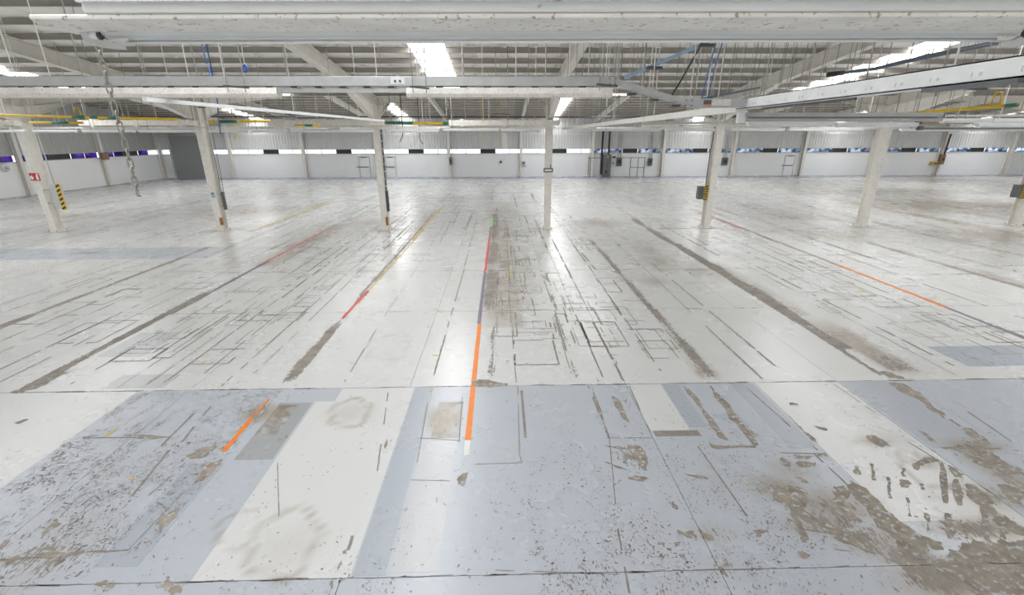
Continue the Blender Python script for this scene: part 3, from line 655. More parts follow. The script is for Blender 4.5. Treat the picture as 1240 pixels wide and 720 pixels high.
# ================================================================== COLUMNS
COLL = ['white steel column carrying a red pictogram sign and a grey box with hazard stripes',
        'white steel column with a small blue sticker and a rusty patch at its foot',
        'white steel column with a dark cable duct down its side and rusty foot',
        'white steel column with a small dark framed plate',
        'white steel column with yellow and black striped switch box, beside faded red floor line',
        'plain white steel column with nothing fixed to it between two columns with striped boxes',
        'white steel column with striped box, last of the row beside the plain column']
def column(i):
    x = fx(i); t = thing('steel_column', COLL[i], 'column', (x, D1, 0), 'white steel columns of the middle row')
    db, dt, H_ = .20, .29, 4.75      # half depth at the foot and at the knee
    ztop = VALLEY+.38
    g = MB(); g.prism([(-db, .02), (-db+.02, .02), (-dt+.02, H_), (-dt+.02, ztop), (-dt, ztop), (-dt, H_)], 'x', -.14, .14); g.build('flange', 'column_white', t)
    g = MB(); g.prism([(db, .02), (db-.02, .02), (dt-.02, H_), (dt-.02, ztop), (dt, ztop), (dt, H_)], 'x', -.14, .14); g.build('flange', 'column_white', t)
    g = MB(); g.prism([(-db+.02, .02), (db-.02, .02), (dt-.02, H_), (dt-.02, ztop), (-dt+.02, ztop), (-dt+.02, H_)], 'x', -.009, .009); g.build('web', 'column_white', t)
    b = MB().box(-.21, .21, -.29, .29, .002, .022).build('base_plate', 'column_white', t)
    for sx in (-.14, .14):
        for sy in (-.25, .25): MB().tube([(sx*1.25, sy, .02), (sx*1.25, sy, .09)], .014, 6).build('anchor_bolt', 'rust', b)
    # haunches towards the near and the far bay
    for sgn, zf, ln in ((-1, 4.70, 4.0), (1, 4.85, 2.2)):
        ye = sgn*(dt+ln); ze = zb(D1+ye); ys = sgn*dt
        g = MB(); g.prism([(ys, zf), (ye, ze), (ye, ze+.001), (ys, zb(D1+ys))], 'x', -.010, .010)
        h = g.build('haunch', 'column_white', t)
        g = MB(); g.prism([(ys, zf-.02), (ye, ze-.02), (ye, ze), (ys, zf)], 'x', -.11, .11); g.build('haunch_flange', 'column_white', h)
    MB().box(-.135, -.009, -dt+.02, dt-.02, 4.74, 4.76).box(.009, .135, -dt+.02, dt-.02, 4.74, 4.76).build('stiffener', 'column_white', t)
    return t
cols = [column(i) for i in range(7)]
GW = .17
def stripes_box(loc, w_, d_, h_, mat, label, group=None, mirror=1):
    """control box with a hazard-striped guard along one edge"""
    t = thing('switch_box', label, 'box', loc, group)
    MB().box(-w_/2, w_/2, -d_/2, d_/2, 0, h_).build('box_body', mat, t, bevel=.01)
    g = MB().box(mirror*w_/2 if mirror > 0 else -w_/2-GW, w_/2+GW if mirror > 0 else -w_/2, -d_/2-.02, -d_/2+.02, -.05, h_+.05); gd = g.build('stripe_guard', 'yellow', t)
    xa = mirror*w_/2 if mirror > 0 else -w_/2-GW
    n = 6
    for k in range(n):
        z = -.05+(h_+.1)*k/n; q = (h_+.1)/n
        MB().prism([(xa, z), (xa+GW, z+q*.45), (xa+GW, z+q*.95), (xa, z+q*.5)], 'y', -d_/2-.023, -d_/2-.0205).build('stripe', 'black', gd)
    return t
def pin(i, px, py, dy=-.26):        # point on the front of column i, at the pixel's height
    p = onY(px, py, D1+dy); return p
# column 1: sign, box, conduit
t = stripes_box((fx(0)+.56, D1-.02, 1.05), .28, .30, 1.05, 'frame_grey', 'grey switch box with hazard stripes on the column with the red sign')
for zz in (.2, .8): MB().box(-.56, -.13, -.02, .02, zz, zz+.05).build('bracket', 'frame_grey', t)
MB().tube([(fx(0)+.52, D1, 2.1), (fx(0)+.48, D1, 4.5)], .025, 8).build('conduit', 'frame_grey', cols[0], True, loc=(-fx(0), -D1, 0))
def sign(loc, w_, h_, face, items, label, cat='sign', frame=None, yaw=0):
    t = thing('column_sign', label, cat, loc); t.rotation_euler = (0, 0, yaw)
    MB().box(-w_/2, w_/2, 0, .012, -h_/2, h_/2).build('sign_plate', frame or face, t)
    if frame: MB().box(-w_/2+.05, w_/2-.05, -.004, 0, -h_/2+.05, h_/2-.05).build('sign_face', face, t)
    for poly in items: MB().prism(poly, 'y', -.007, -.0045).build('pictogram', 'white_print', t)
    return t
fire = [(-.20, -.05), (-.14, -.12), (-.07, -.10), (-.04, -.03), (-.08, .02), (-.09, .10), (-.13, .03), (-.17, .05)]
ext = [(.06, -.12), (.16, -.12), (.16, .03), (.13, .07), (.19, .10), (.18, .13), (.08, .13), (.09, .07), (.06, .03)]
sign((fx(0)+.02, D1-.268, 2.45), .42, .32, 'red', [fire, ext], 'red pictogram sign with white flame and extinguisher on the column')
# column 2: blue sticker, rusty plate, hanging cables with long box
MB().box(-.08, .08, -.245, -.225, 1.52, 1.75).build('sticker', 'blue_strut', cols[1]); MB().box(-.06, .06, -.248, -.245, 1.68, 1.73).build('sticker_print', 'blue_dark', cols[1])
MB().box(.05, .143, -.219, -.1, .28, .62).build('rust_patch', 'rust', cols[1])
t = thing('cable_duct', 'dark narrow trunking with hanging cables beside the column with blue sticker', 'trunking', (fx(1)+.30, D1, 0))
MB().box(-.04, .05, -.08, .08, .95, 1.75).build('duct_body', 'box_grey', t, bevel=.01)
for k in range(3): MB().tube([(-.05+.06*k, 0, 1.75), (-.03+.06*k, .02, 2.6), (-.06+.08*k, 0, 4.55)], .012, 6).build('cable', 'dark_steel' if k != 1 else 'frame_grey', t)
for zz in (1.1, 1.6): MB().box(-.20, -.03, -.03, .03, zz, zz+.04).build('bracket', 'frame_grey', t)
# column 3: dark duct, rust
t = thing('cable_duct', 'long dark cable duct fixed down the side of a column', 'trunking', (fx(2)+.19, D1-.1, 0))
MB().box(-.03, .03, -.04, .04, .9, 4.5).build('duct_body', 'box_grey', t); MB().box(-.05, .06, -.06, .06, .85, 1.75).build('duct_guard', 'dark_steel', t)
for k in range(8): MB().box(-.035, .045, -.045, .045, 1.95+k*.32, 2.0+k*.32).build('clip', 'frame_grey', t)
MB().box(.06, .143, -.219, -.1, .22, .6).build('rust_patch', 'rust', cols[2])
# column 4: framed plate
p = onY(664, 206, D1-.27); sign((p[0], D1-.262, p[2]), .42, .18, 'white_print', [], 'small dark framed white plate on the middle column', frame='box_grey')
MB().tube([(p[0]+.1, D1-.25, p[2]+.05), (p[0]+.1, D1-.25, p[2]+.25)], .02, 6).build('plate_bracket', 'dark_steel', cols[3], loc=(-fx(3), -D1, 0))
# column 5 and 7: striped boxes and conduits
for i in (4, 6):
    t = stripes_box((fx(i)-.44, D1+.02, 1.32), .24, .26, .58, 'box_grey', 'dark switch box with hazard stripes on ' + ('the column beside the faded red floor line' if i == 4 else 'the last column of the row'), mirror=1)
    MB().tube([(fx(i)-.24, D1-.02, 1.87), (fx(i)-.23, D1, 3.0), (fx(i)-.17, D1, 4.5)], .02, 6).build('conduit', 'dark_steel', cols[i], True, loc=(-fx(i), -D1, 0))

# ================================================================== NEAR RAIL AND LUMINAIRE
def X_at(px, py, Y): return onY(px, py, Y)[0]
t = thing('overhead_beam', 'wide white painted overhead beam with rust-speckled underside carrying a luminaire', 'beam', (0, 1.06, 4.32)); t.rotation_euler[2] = radians(-1.5)
xa, xb = X_at(88, 10, 1.06), 2.3
MB().box(xa, xb, 0, .20, .004, .26).build('beam_web', 'beam_face', t, bevel=.004)
x2 = X_at(72, 33, 1.2)
MB().prism([(x2+.035, .005), (xb, .005), (xb, .15), (x2, .15), (x2, .06)], 'z', -.006, .004).build('beam_flange', 'beam_speckled', t, bevel=.003)
MB().box(xa, xb, -.012, 0, .022, .03).build('beam_seam', 'channel_white', t)
lt = thing('fluorescent_luminaire', 'long grey reflector luminaire with fluorescent tube under the speckled beam', 'light', (0, 1.20, 4.305)); lt.rotation_euler[2] = radians(-1.5)
xl, xr = X_at(100, 45, 1.2), X_at(1236, 40, 1.2)
prof = [(-.016, .009), (-.013, .003), (.002, .000), (.004, -.004), (.026, -.004), (.026, .009)]
MB().prism(prof, 'x', xl+.035, xr-.045).build('reflector', 'reflector_grey', lt)
for s_, xe in ((1, xl), (-1, xr)):
    ep = [(0, .009), (.004, -.006), (.016, -.015), (.040, -.021), (.072, -.025), (.094, -.0255), (.094, -.016), (.070, -.012), (.052, -.005), (.042, .003), (.036, .009)]
    ep = [(xe-s_*.014+s_*a, b_) for a, b_ in ep]
    e_ = MB().prism(ep, 'y', -.012, -.006).build('end_plate', 'reflector_grey', lt)
    MB().tube([(xe+s_*.030, -.014, .002), (xe+s_*.036, -.014, .002)], .0085, 14).build('lampholder', 'dark_steel', e_, True)
    MB().tube([(xe+s_*.008, -.012, .003), (xe+s_*.030, -.012, .003)], .0085, 14).build('lamp_cap', 'tube_glass', e_, True)
    MB().prism([(xe+s_*.052, -.004), (xe+s_*.095, -.004), (xe+s_*.090, -.012), (xe+s_*.066, -.012)], 'y', -.017, -.012).build('clip', 'beam_speckled', e_)
MB().tube([(xl+.04, .012, -.0075), (xr-.04, .012, -.0075)], .0035, 10).build('tube', 'tube_glass', lt, True)
for xx in (xl+.35, xr-.35, .0): MB().box(xx-.01, xx+.01, -.01, .01, .0095, .011).build('hanger', 'galvanised', lt)

# ================================================================== SECOND RAIL: TRUNKING WITH SLOTS, ELBOW, DIAGONAL RAIL
Y2 = 6.0
t = thing('cable_trunking', 'long galvanised cable trunking with slotted underside and a lowered offset elbow', 'trunking', (0, Y2, 0))
zt, zl = onY(500, 92.5, Y2)[2], onY(500, 104, Y2)[2]
xe0 = onY(737, 96, Y2)[0]; xe1 = onY(836, 122, Y2)[0]; ze = onY(850, 119, Y2)[2]-zt
MB().box(-8.2, xe0, 0, .12, zl, zt).build('trunking_body', 'galvanised', t, bevel=.004)
MB().prism([(xe0-.02, zl), (xe0+.12, zl), (xe1+.1, zl+ze), (xe1+.1, zt+ze), (xe1-.1, zt+ze), (xe0+.02, zt)], 'y', -.006, .126).build('offset_elbow', 'galvanised', t, bevel=.004)
x3 = onY(905, 124, Y2)[0]
MB().box(xe1, x3, 0, .12, zl+ze, zt+ze).build('trunking_body', 'galvanised', t, bevel=.004)
MB().box(onY(852, 125, Y2)[0], onY(861, 125, Y2)[0], -.004, 0, zl+ze+.035, zt+ze-.02).build('label_plate', 'box_grey', t); MB().box(onY(852, 125, Y2)[0], onY(861, 125, Y2)[0], -.005, 0, zl+ze+.02, zl+ze+.035).build('label_strip', 'tape_orange', t)
MB().box(onY(862, 125, Y2)[0], onY(885, 125, Y2)[0], -.003, 0, zl+ze+.02, zt+ze-.01).build('label_plate', 'beam_speckled', t)
pl = MB().box(onY(473, 98, Y2)[0], onY(490, 98, Y2)[0], -.006, 0, zl+.02, zt-.01).build('splice_plate', 'channel_white', t)
for sx in (478.5, 484.5): MB().tube([(onY(sx, 98, Y2)[0], -.012, (zl+zt)/2), (onY(sx, 98, Y2)[0], -.004, (zl+zt)/2)], .014, 8).build('bolt', 'dark_steel', pl)
x = -7.6
while x < xe0-.1:
    MB().box(x, x+.09, .02, .10, zl-.016, zl-.002).build('slot_bracket', 'dark_steel', t); MB().bar((x+.09, .0, zl-.012), (x+.16, .05, zl-.004), .03, .006).build('bracket_tab', 'rod_light', t); x += .285
for k in range(3):
    q = .25+k*.27; xx = xe0+(xe1-xe0)*q; MB().box(xx, xx+.1, .01, .1, zl+ze*q-.04, zl+ze*q-.015).build('slot_bracket', 'dark_steel', t)
def bolts(par, xc, zc, sp=.035):
    for a in (-1, 1):
        for b_ in (-1, 1): MB().tube([(xc+a*sp, -.014, zc+b_*sp*.8), (xc+a*sp, -.004, zc+b_*sp*.8)], .008, 6).build('bolt', 'dark_steel', par)
bolts(t, xe0+.05, (zl+zt)/2); bolts(t, xe1-.02, (zl+zt)/2+ze)
# white fixture rail hung under the trunking
t2 = thing('lighting_rail', 'white dirty lighting rail hung directly under the galvanised trunking', 'rail', (0, Y2, 0))
zr0, zr1 = onY(500, 117.5, Y2)[2], onY(500, 106, Y2)[2]
for (pa, pb) in ((-260, 335), (492, 742)):
    xa_, xb_ = onY(pa, 110, Y2)[0], onY(pb, 110, Y2)[0]
    MB().prism([(.0, zr1), (.12, zr1), (.14, zr0+.035), (.12, zr0), (0.0, zr0), (-.02, zr0+.035)], 'x', xa_, xb_).build('luminaire_body', 'beam_speckled', t2)
MB().box(onY(335, 110, Y2)[0], onY(492, 110, Y2)[0], .03, .09, onY(400, 111.5, Y2)[2], onY(400, 106.5, Y2)[2]).build('rail_channel', 'galvanised', t2)
# diagonal rail running into the depth on the right
t = thing('slotted_rail', 'long white slotted rail running into the hall past the trunking end', 'rail', (3.0, 0, 0))
za_, zc_ = 4.405, 4.525
MB().box(0, .012, 1.6, 6.3, za_, zc_).box(0, .16, 1.6, 6.3, za_, za_+.008).box(0, .16, 1.6, 6.3, zc_-.008, zc_).build('rail_channel', 'channel_white', t)
y = 2.2
while y < 6.0:
    MB().box(-.002, .001, y, y+.02, za_+.035, za_+.056).build('slot', 'frame_grey', t); MB().box(-.002, .001, y+.065, y+.071, za_+.030, za_+.060).build('slot', 'frame_grey', t); y += .30
MB().box(-.02, .06, 2.85, 3.5, za_-.03, za_-.004).build('rail_tray', 'box_grey', t)
MB().box(.02, .14, 6.3, 24.0, za_-.03, zc_-.055).build('rail_extension', 'steel_white', t)
MB().tube([(.03, 4.2, za_-.02), (.035, 5.7, za_-.02)], .012, 8).build('conduit', 'dark_steel', t)
# left rail running into the depth
t = thing('depth_rail', 'narrow white rail running into the hall towards the column with the dark duct', 'rail', (-3.9, 0, 0))
MB().bar((-.11, 5.76, 4.49), (.85, 13.0, 4.475), .06, .045).build('rail_channel', 'channel_white', t)
for yy in (6.5, 8.5, 10.5): MB().box(-.08+(yy-5.76)*.13, .0+(yy-5.76)*.13, yy, yy+.05, 4.44, 4.455).build('clip', 'dark_steel', t)

# ================================================================== LIGHTING ROWS IN FRONT OF THE COLUMNS
def px_box(pa, pb, pt, pbm, Y, d_, name, mat, par):
    xm = (pa+pb)/2; xa_, xb_ = onY(pa, (pt+pbm)/2, Y)[0], onY(pb, (pt+pbm)/2, Y)[0]; z1_, z0_ = onY(xm, pt, Y)[2], onY(xm, pbm, Y)[2]
    return MB().box(xa_, xb_, Y-d_/2, Y+d_/2, z0_, z1_).build(name, mat, par)
YA = 20.85
segs = [(-120, 22, 'box rail beside the column with the red sign'), (98, 237, 'box rail ending at the column with the blue sticker'), (327, 464, 'box rail ending at the column with the dark duct'), (544, 677, 'box rail ending at the column with the framed plate')]
for (pa, pb, lb) in segs:
    t = thing('box_rail', 'thick white '+lb, 'rail', (0, 0, 0))
    px_box(pa, pb, 145.5, 152, YA, .30, 'rail_body', 'beam_speckled', t)
    for q in (.12, .5, .88): px_box(pa+(pb-pa)*q-2, pa+(pb-pa)*q+2, 144, 153.5, YA, .34, 'clamp', 'steel_white', t)
CN = ['the red sign column', 'the blue sticker column', 'the dark duct column', 'the framed plate column', 'the faded red line column', 'the plain column', 'the last striped box column']
def between(x):
    k = int(math.floor((x-X0)/S))
    return 'between the left wall and '+CN[0] if k < 0 else 'between '+CN[k]+' and '+CN[k+1] if k < 6 else 'beyond '+CN[6]
def batten(pa, pb, py, Y, label, group, h_=3.0, mat='channel_white'):
    if '%s' in label: label = label % between(onY((pa+pb)/2, py, Y)[0])
    t = thing('fluorescent_batten', label, 'light', (0, 0, 0), group)
    b = px_box(pa, pb, py-h_/2, py+h_/2-.8, Y, .12, 'batten_body', mat, t)
    z = onY((pa+pb)/2, py+h_/2-.2, Y)[2]; xa_, xb_ = onY(pa+2, py, Y)[0], onY(pb-2, py, Y)[0]
    MB().tube([(xa_, Y-.02, z), (xb_, Y-.02, z)], .018, 8).build('tube', 'tube_glass', t, True)
    for xx in (xa_, xb_): MB().box(xx-.02, xx+.02, Y-.05, Y+.02, z-.025, z+.06).build('lampholder', 'white_print', t)
    for q in (.15, .85): xx = xa_+(xb_-xa_)*q; MB().tube([(xx, Y, z+.03), (xx, Y, zdeck(Y)+.005)], .004 if Y < 15 else .008, 5).build('hanger_rod', 'rod_dark' if q < .5 else 'rod_light', t)
    return t
GB = 'white battens of the low row in front of the columns'
for (pa, pb) in [(-60, 28), (40, 95), (100, 165), (168, 238), (252, 300), (303, 348), (352, 452), (470, 532), (536, 604), (606, 656), (690, 800), (805, 866), (885, 950), (955, 1045), (1090, 1165), (1170, 1240)]:
    batten(pa, pb, 158.5 if pa < 520 else 157, 19.0, 'low white batten %s', GB)
GC = 'white battens of the row behind the columns'
for k in range(16):
    pa = 20+k*78; batten(pa, pa+66, 155, 30.0, 'thin rear-row batten %s', GC, 2.2, 'steel_white')
# thin conduits along the hall
t = thing('conduit_run', 'thin dark conduit spanning the hall above the column row', 'pipe'); za_ = onY(500, 140.5, 24)[2]
MB().tube([(-22, 24, za_), (-4, 24, za_-.03), (4, 24, za_-.05), (14, 24, za_)], .035, 6).build('pipe', 'dark_steel', t, True)
t = thing('lower_beam', 'cream steel beam linking the columns under the box rails', 'beam')
for (pa, pb) in ((100, 205), (258, 350), (460, 533)):
    px_box(pa, pb, 153, 156.5, 21.0, .2, 'beam_length', 'beam_speckled', t)
MB().bar((fx(-1), 21.0, onY(400, 154, 21)[2]), (fx(3)+.2, 21.0, onY(400, 154, 21)[2]), .08, .06).build('tie', 'steel_white', t)
# right side: big grey channel and stacked white rails
t = thing('wide_channel', 'wide grey channel hung across the right part of the hall', 'rail')
px_box(901, 1138, 136.5, 141.5, 9.0, .16, 'channel_body', 'channel_grey', t); px_box(901, 1138, 141.5, 143.5, 9.04, .08, 'channel_slot', 'frame_grey', t); px_box(901, 1138, 143.5, 147, 9.0, .13, 'channel_lip', 'channel_grey', t)
px_box(893, 903, 134, 149, 9.0, .10, 'end_bracket', 'channel_white', t)
t = thing('double_rail', 'grey double rail crossing before the column beside the faded red line', 'rail')
px_box(778, 905, 147.5, 150, 13.0, .12, 'rail_length', 'galvanised', t); px_box(778, 1110, 150.8, 153.2, 13.0, .12, 'rail_length', 'steel_white', t)
for (pa, pb, py, lb) in [(905, 1010, 149.5, 'white batten below the wide grey channel'), (1012, 1110, 150.5, 'white batten at the end of the wide grey channel'), (1138, 1255, 145.5, 'white batten beside the open end of the wide grey channel'), (1182, 1300, 151, 'thick white batten under the yellow pipe')]:
    batten(pa, pb, py, 10.0 if pa < 1180 else 9.6, lb, None, 4.5)
for (pa, pb, py, m, YO) in [(1110, 1180, 149, 'wood_brown', 11.0), (1112, 1240, 155.5, 'box_grey', 11.5), (1138, 1240, 140, 'galvanised', 12.4)]:
    t = thing('rail_offcut', {'wood_brown': 'brown edged rail between white battens', 'box_grey': 'dark narrow rail below the thick batten', 'galvanised': 'dark upper rail beyond the wide channel'}[m], 'rail')
    px_box(pa, pb, py-1.2, py+1.2, YO, .1, 'rail_body', m, t); xq = onY((pa+pb)/2, py, YO)[0]; MB().tube([(xq, YO, onY(1150, py, YO)[2]), (xq, YO, zdeck(YO)+.01)], .005, 5).build('hanger_rod', 'rod_dark', t); px_box(pa, pa+4, py-3, py+2, YO, .12, 'end_bracket', 'dark_steel', t)
# ------------------------------------------------------------------ yellow pipes with green bands
def pipe(a, b_, r_, bands, label, flag=None):
    t = thing('banded_pipe', label, 'pipe'); a, b_ = Vector(a), Vector(b_)
    MB().tube([a, b_], r_, 10).build('pipe_length', 'yellow', t, True)
    for (u, v_) in bands: MB().tube([a+(b_-a)*u, a+(b_-a)*v_], r_*1.15, 10).build('green_band', 'green', t, True)
    for q in (.12, .9):
        p = a+(b_-a)*q; MB().tube([p, (p.x, p.y, zdeck(p.y)+.005)], .005 if p.y < 12 else .009, 5).build('hanger_rod', 'rod_light', t)
    if flag:
        p = a+(b_-a)*flag
        h = .24; MB().tube([p+Vector((-.10, 0, 0)), p+Vector((-.07, 0, h)), p+Vector((.05, 0, h)), p+Vector((.08, 0, 0))], .018, 6).build('hanger_loop', 'yellow', t, True)
    return t
pipe(onY(-40, 138.5, 14), onY(215, 144.5, 14), .036, [(.50, .56), (.585, .62), (.67, .71)], 'yellow pipe with green bands running before the column with the red sign', .53)
pipe(onY(36, 148.3, 15), onY(100, 148.6, 15), .034, [(.43, .75)], 'short yellow and green pipe under the longer yellow pipe')
pipe(onY(243, 147.5, 22.4), onY(328, 146.5, 22.4), .06, [(.28, .52)], 'yellow pipe with green band beside the column with the blue sticker')
pipe(onY(463, 148.5, 22.4), onY(545, 149.5, 22.4), .06, [(.05, .45), (.9, 1)], 'yellow and green pipe between two box rails')
pipe(onX(1080, 138.5, 9.0), onX(1232, 127.0, 9.0), .03, [(.93, 1.0)], 'long yellow pipe with hanger loop above the white battens', .86)
pipe(onY(357, 151.3, 18), onY(388, 152.2, 18), .04, [(.4, .7)], 'tiny yellow pipe end below a box rail')
pipe(onY(905, 147.5, 11), onY(932, 148.2, 11), .03, [(.5, .6)], 'yellow pipe piece at the bracket of the wide channel')
pipe(onY(968, 147.8, 11), onY(992, 147.2, 11), .03, [(.4, .5)], 'yellow pipe piece under the wide channel')

# ------------------------------------------------------------------ blue struts and cables
t = thing('blue_strut', 'pale blue slanting strut reaching up behind the speckled beam', 'strut')
MB().bar(onY(757, 94, 7.2), onY(868, 46, 7.2), .04, .045).build('strut_bar', 'blue_strut', t)
for (px, py) in ((784, 83), (848, 55.5)):
    p = onY(px, py, 7.2); MB().box(p[0]-.03, p[0]+.19, 7.12, 7.2, p[2]-.02, p[2]+.02).build('arm', 'dark_steel', t)
for (px, py) in ((770, 88), (862, 49)): p = onY(px, py, 7.2); MB().tube([p, (p[0], p[1], zdeck(7.2)+.01)], .005, 5).build('hanger_rod', 'rod_dark', t)
t = thing('blue_conduit', 'dark blue slanting cable bundle rising to the luminaire end', 'cable')
MB().tube([onY(1008, 90, 7.5), onY(1060, 83, 7.5), onY(1120, 69, 7.5), onY(1210, 51, 7.5)], [.02, .025, .032, .035], 8).build('cable_bundle', 'blue_dark', t, True)
for (px, py) in ((1040, 86), (1180, 57)): p = onY(px, py, 7.5); MB().tube([p, (p[0], p[1], zdeck(7.5)+.01)], .005, 5).build('hanger_rod', 'rod_dark', t)
MB().tube([onY(1002, 90.5, 7.5), onY(1022, 88, 7.5)], .035, 8).build('end_wrap', 'black', t, True)
def cable(pts, r_, mat, label, up=True):
    m = []
    if up: p0 = pts[0]; pts = [(p0[0], p0[1], zdeck(p0[1])+.01)]+list(pts)
    for i in range(len(pts)-1):
        a, b_ = Vector(pts[i]), Vector(pts[i+1])
        for k in range(4): m.append(a+(b_-a)*(k/4))
    m.append(Vector(pts[-1]))
    o = MB().tube(m, r_, 6).build('hanging_cable', mat, None, True); tag(o, label, 'cable'); return o
cable([onY(868, 45, 6.1), onY(858, 85, 6.1), onY(850, 118, 6.05)], .008, 'blue', 'bright blue cable dropping to the lowered trunking end')
cable([onY(877, 45, 6.2), onY(866, 80, 6.3), onY(857, 119, 6.2)], .007, 'blue', 'second bright blue cable joining at the lowered trunking end')
cable([onY(850, 52, 6.6), onY(826, 95, 6.6), onY(812, 118, 6.6)], .012, 'black', 'black cable slanting down behind the offset elbow')
cable([onY(849, 120, 6.3), onY(900, 110, 7.0), onY(920, 106, 7.4)], .016, 'blue_dark', 'dark blue cable running off behind the slotted rail', False)
cable([onY(247, 65, 6.5), onY(252, 80, 6.5), onY(256, 95, 6.3)], .008, 'blue', 'short blue cable dropping behind the trunking')
cable([onY(263, 120, 15), onY(265, 145, 15), onY(267, 162, 15)], .018, 'blue', 'thin blue cable hanging beside the column with the blue sticker')
cable([onY(285, 158, 25), onY(286, 164, 25), onY(285, 170, 25)], .03, 'yellow', 'short yellow cable end hanging below the rails')
cable([onY(605, 158, 26), onY(606, 168, 26), onY(606, 180, 26)], .015, 'yellow', 'thin yellow cord hanging before the far windows')
cable([onY(583, 158, 26), onY(586, 165, 26), onY(588, 172, 26)], .015, 'yellow', 'short yellow cord hanging before the grey cladding')
cable([onY(488, 160, 22), onY(487, 166, 22), onY(484, 172, 22)], .02, 'dark_steel', 'short dark cable end by the column with the dark duct')
cable([onY(508, 160, 25), onY(508, 168, 25), onY(512, 174, 25)], .02, 'dark_steel', 'dark cable end hanging below the battens')
t = thing('coil', 'blue cable coil hanging under the purlins', 'coil', tuple(onY(297, 83, 8.0)))
MB().tube([(.03*cos(a*pi/6), 0, .045*sin(a*pi/6)) for a in range(12)], .017, 6, True).build('cable_coil', 'blue', t, True)
MB().tube([(0, 0, .07), (0, 0, zdeck(8)-t.location.z-.03)], .004, 5).build('string', 'rod_light', t)
p = onY(611, 170, 26); za_, zc_ = onY(611, 180, 26)[2], onY(611, 159, 26)[2]
t = thing('hanging_banner', 'pale narrow banner hanging before the far windows', 'banner', (p[0], 26, za_))
MB().box(-.13, .13, 0, .02, 0, zc_-za_).build('cloth', 'white_print', t); MB().box(-.16, .16, -.01, .03, zc_-za_-.05, zc_-za_).build('batten', 'frame_grey', t)
for sx in (-.12, .12): MB().tube([(sx, .01, zc_-za_), (sx, .01, zdeck(26)-za_+.01)], .006, 5).build('cord', 'rod_light', t)

# ------------------------------------------------------------------ chain
pc = onY(122, 65, 2.6); cx, cy = pc[0], 2.6; zbot = onY(166, 235, 2.6)[2]
t = thing('hoist_chain', 'steel chain hanging free from the roof beside the luminaire', 'chain', (cx, cy, zbot))
Lk = MB(); pts = []
for a in range(16):
    an = 2*pi*a/16; pts.append((.0115*cos(an), 0, .022*sin(an)+.022+(.008 if sin(an) > 0.3 else -.008 if sin(an) < -.3 else 0)))
lm = Lk.tube(pts, .0040, 6, True).mesh('link'); lm.materials.append(MATS['chain_steel']); lm.polygons.foreach_set('use_smooth', [True]*len(lm.polygons))
pitch = .046; nl = int((zdeck(2.6)-.2-zbot)/pitch)
nl = min(nl, 72)
for k in range(nl):
    share(lm, 'link', t, (0.004*sin(k*.4), 0, k*pitch), (0, 0, 0.35 if k % 2 else 0.35+pi/2))
MB().tube([(0, 0, nl*pitch), (0, 0, zdeck(2.6)-zbot-.02)], .006, 6).build('hook_rod', 'chain_steel', t)
MB().tube([(-.012, 0, .004), (-.004, 0, -.008), (.010, 0, -.012), (.016, 0, -.004)], .004, 6).build('end_hook', 'chain_steel', t, True)

# ------------------------------------------------------------------ hanger rods from the purlins
GR = 'thin hanger rods dropping from the purlins'
rod_mesh = {}
for m in ('rod_dark', 'rod_light'):
    g = MB().tube([(0, 0, 0), (0, 0, 1)], 1.0, 6).mesh('hanger_rod'); g.materials.append(MATS[m]); rod_mesh[m] = g
def rod(x, y, z0, r_=.006, m='rod_dark', lb='thin hanger rod dropping free from the roof purlins'):
    o = share(rod_mesh[m], 'hanger_rod', None, (x, y, z0)); o.scale = (r_, r_, max(.1, zdeck(y)+.03-z0))
    tag(o, lb, 'rod', GR); return o
# rods carrying the trunking
for px in (12, 55, 95, 170, 235, 268, 345, 455, 505, 560, 625, 690, 735): rod(onY(px, 92, Y2)[0], Y2+.06, zt-.002, .006, rnd.choice(['rod_dark', 'rod_light']), 'thin hanger rod holding up the galvanised trunking')
for px, py in ((792, 108), (838, 118), (872, 119)): rod(onY(px, py, Y2)[0], Y2+.06, zt+ze if px > 835 else zt+ze*(px-737)/99+.005, .006, 'rod_light', 'thin pale rod holding up the lowered trunking end')
for yy in (1.9, 2.6, 3.4, 4.2, 5.0, 5.8): rod(3.08, yy, 4.525, .007, 'rod_dark' if yy != 3.4 else 'rod_light', 'thin rod holding up the white slotted rail')
for yy in (7.5, 10, 13.6, 16.6, 19.4, 22.6): rod(3.12, yy, 4.495, .01, 'rod_light', 'pale rod holding up the far stretch of the slotted rail')
for yy in (6.5, 8.8, 11.5): rod(-3.9-.11+(yy-5.76)*.1326, yy, 4.52, .006, 'rod_light', 'pale rod holding up the narrow depth rail')
for px in list(range(110, 680, 24)): rod(onY(px+rnd.uniform(-6, 6), 145, YA)[0], YA, 4.70, .014, 'rod_dark', 'dark rod dropping to the line of white box rails')
for px in list(range(690, 1240, 30)): rod(onY(px+rnd.uniform(-8, 8), 150, 13.0)[0], 13.0, 4.40, .009, rnd.choice(['rod_dark', 'rod_light', 'rod_dark']), 'thin rod dropping to the line of the grey double rail')
for k in range(34): px = rnd.uniform(690, 1000); Y = rnd.choice([8.4, 10.6, 12.2]); rod(onY(px, 100, Y)[0], Y, rnd.uniform(4.6, 5.2), .0055, rnd.choice(['rod_dark', 'rod_light']))
for px in (640, 660, 695, 705, 712, 718, 724, 730, 736, 742, 750, 765, 775, 783): rod(onY(px, 100, 9.5)[0], 9.5, 4.55+rnd.uniform(0, .5), .006, rnd.choice(['rod_dark', 'rod_light']))
for px in (910, 925, 950, 985, 1020, 1040, 1060, 1085, 1110, 1130): rod(onY(px, 137, 9.0)[0], 9.0, 4.485, .007, rnd.choice(['rod_dark', 'rod_light', 'rod_dark']), 'thin rod holding up the wide grey channel')
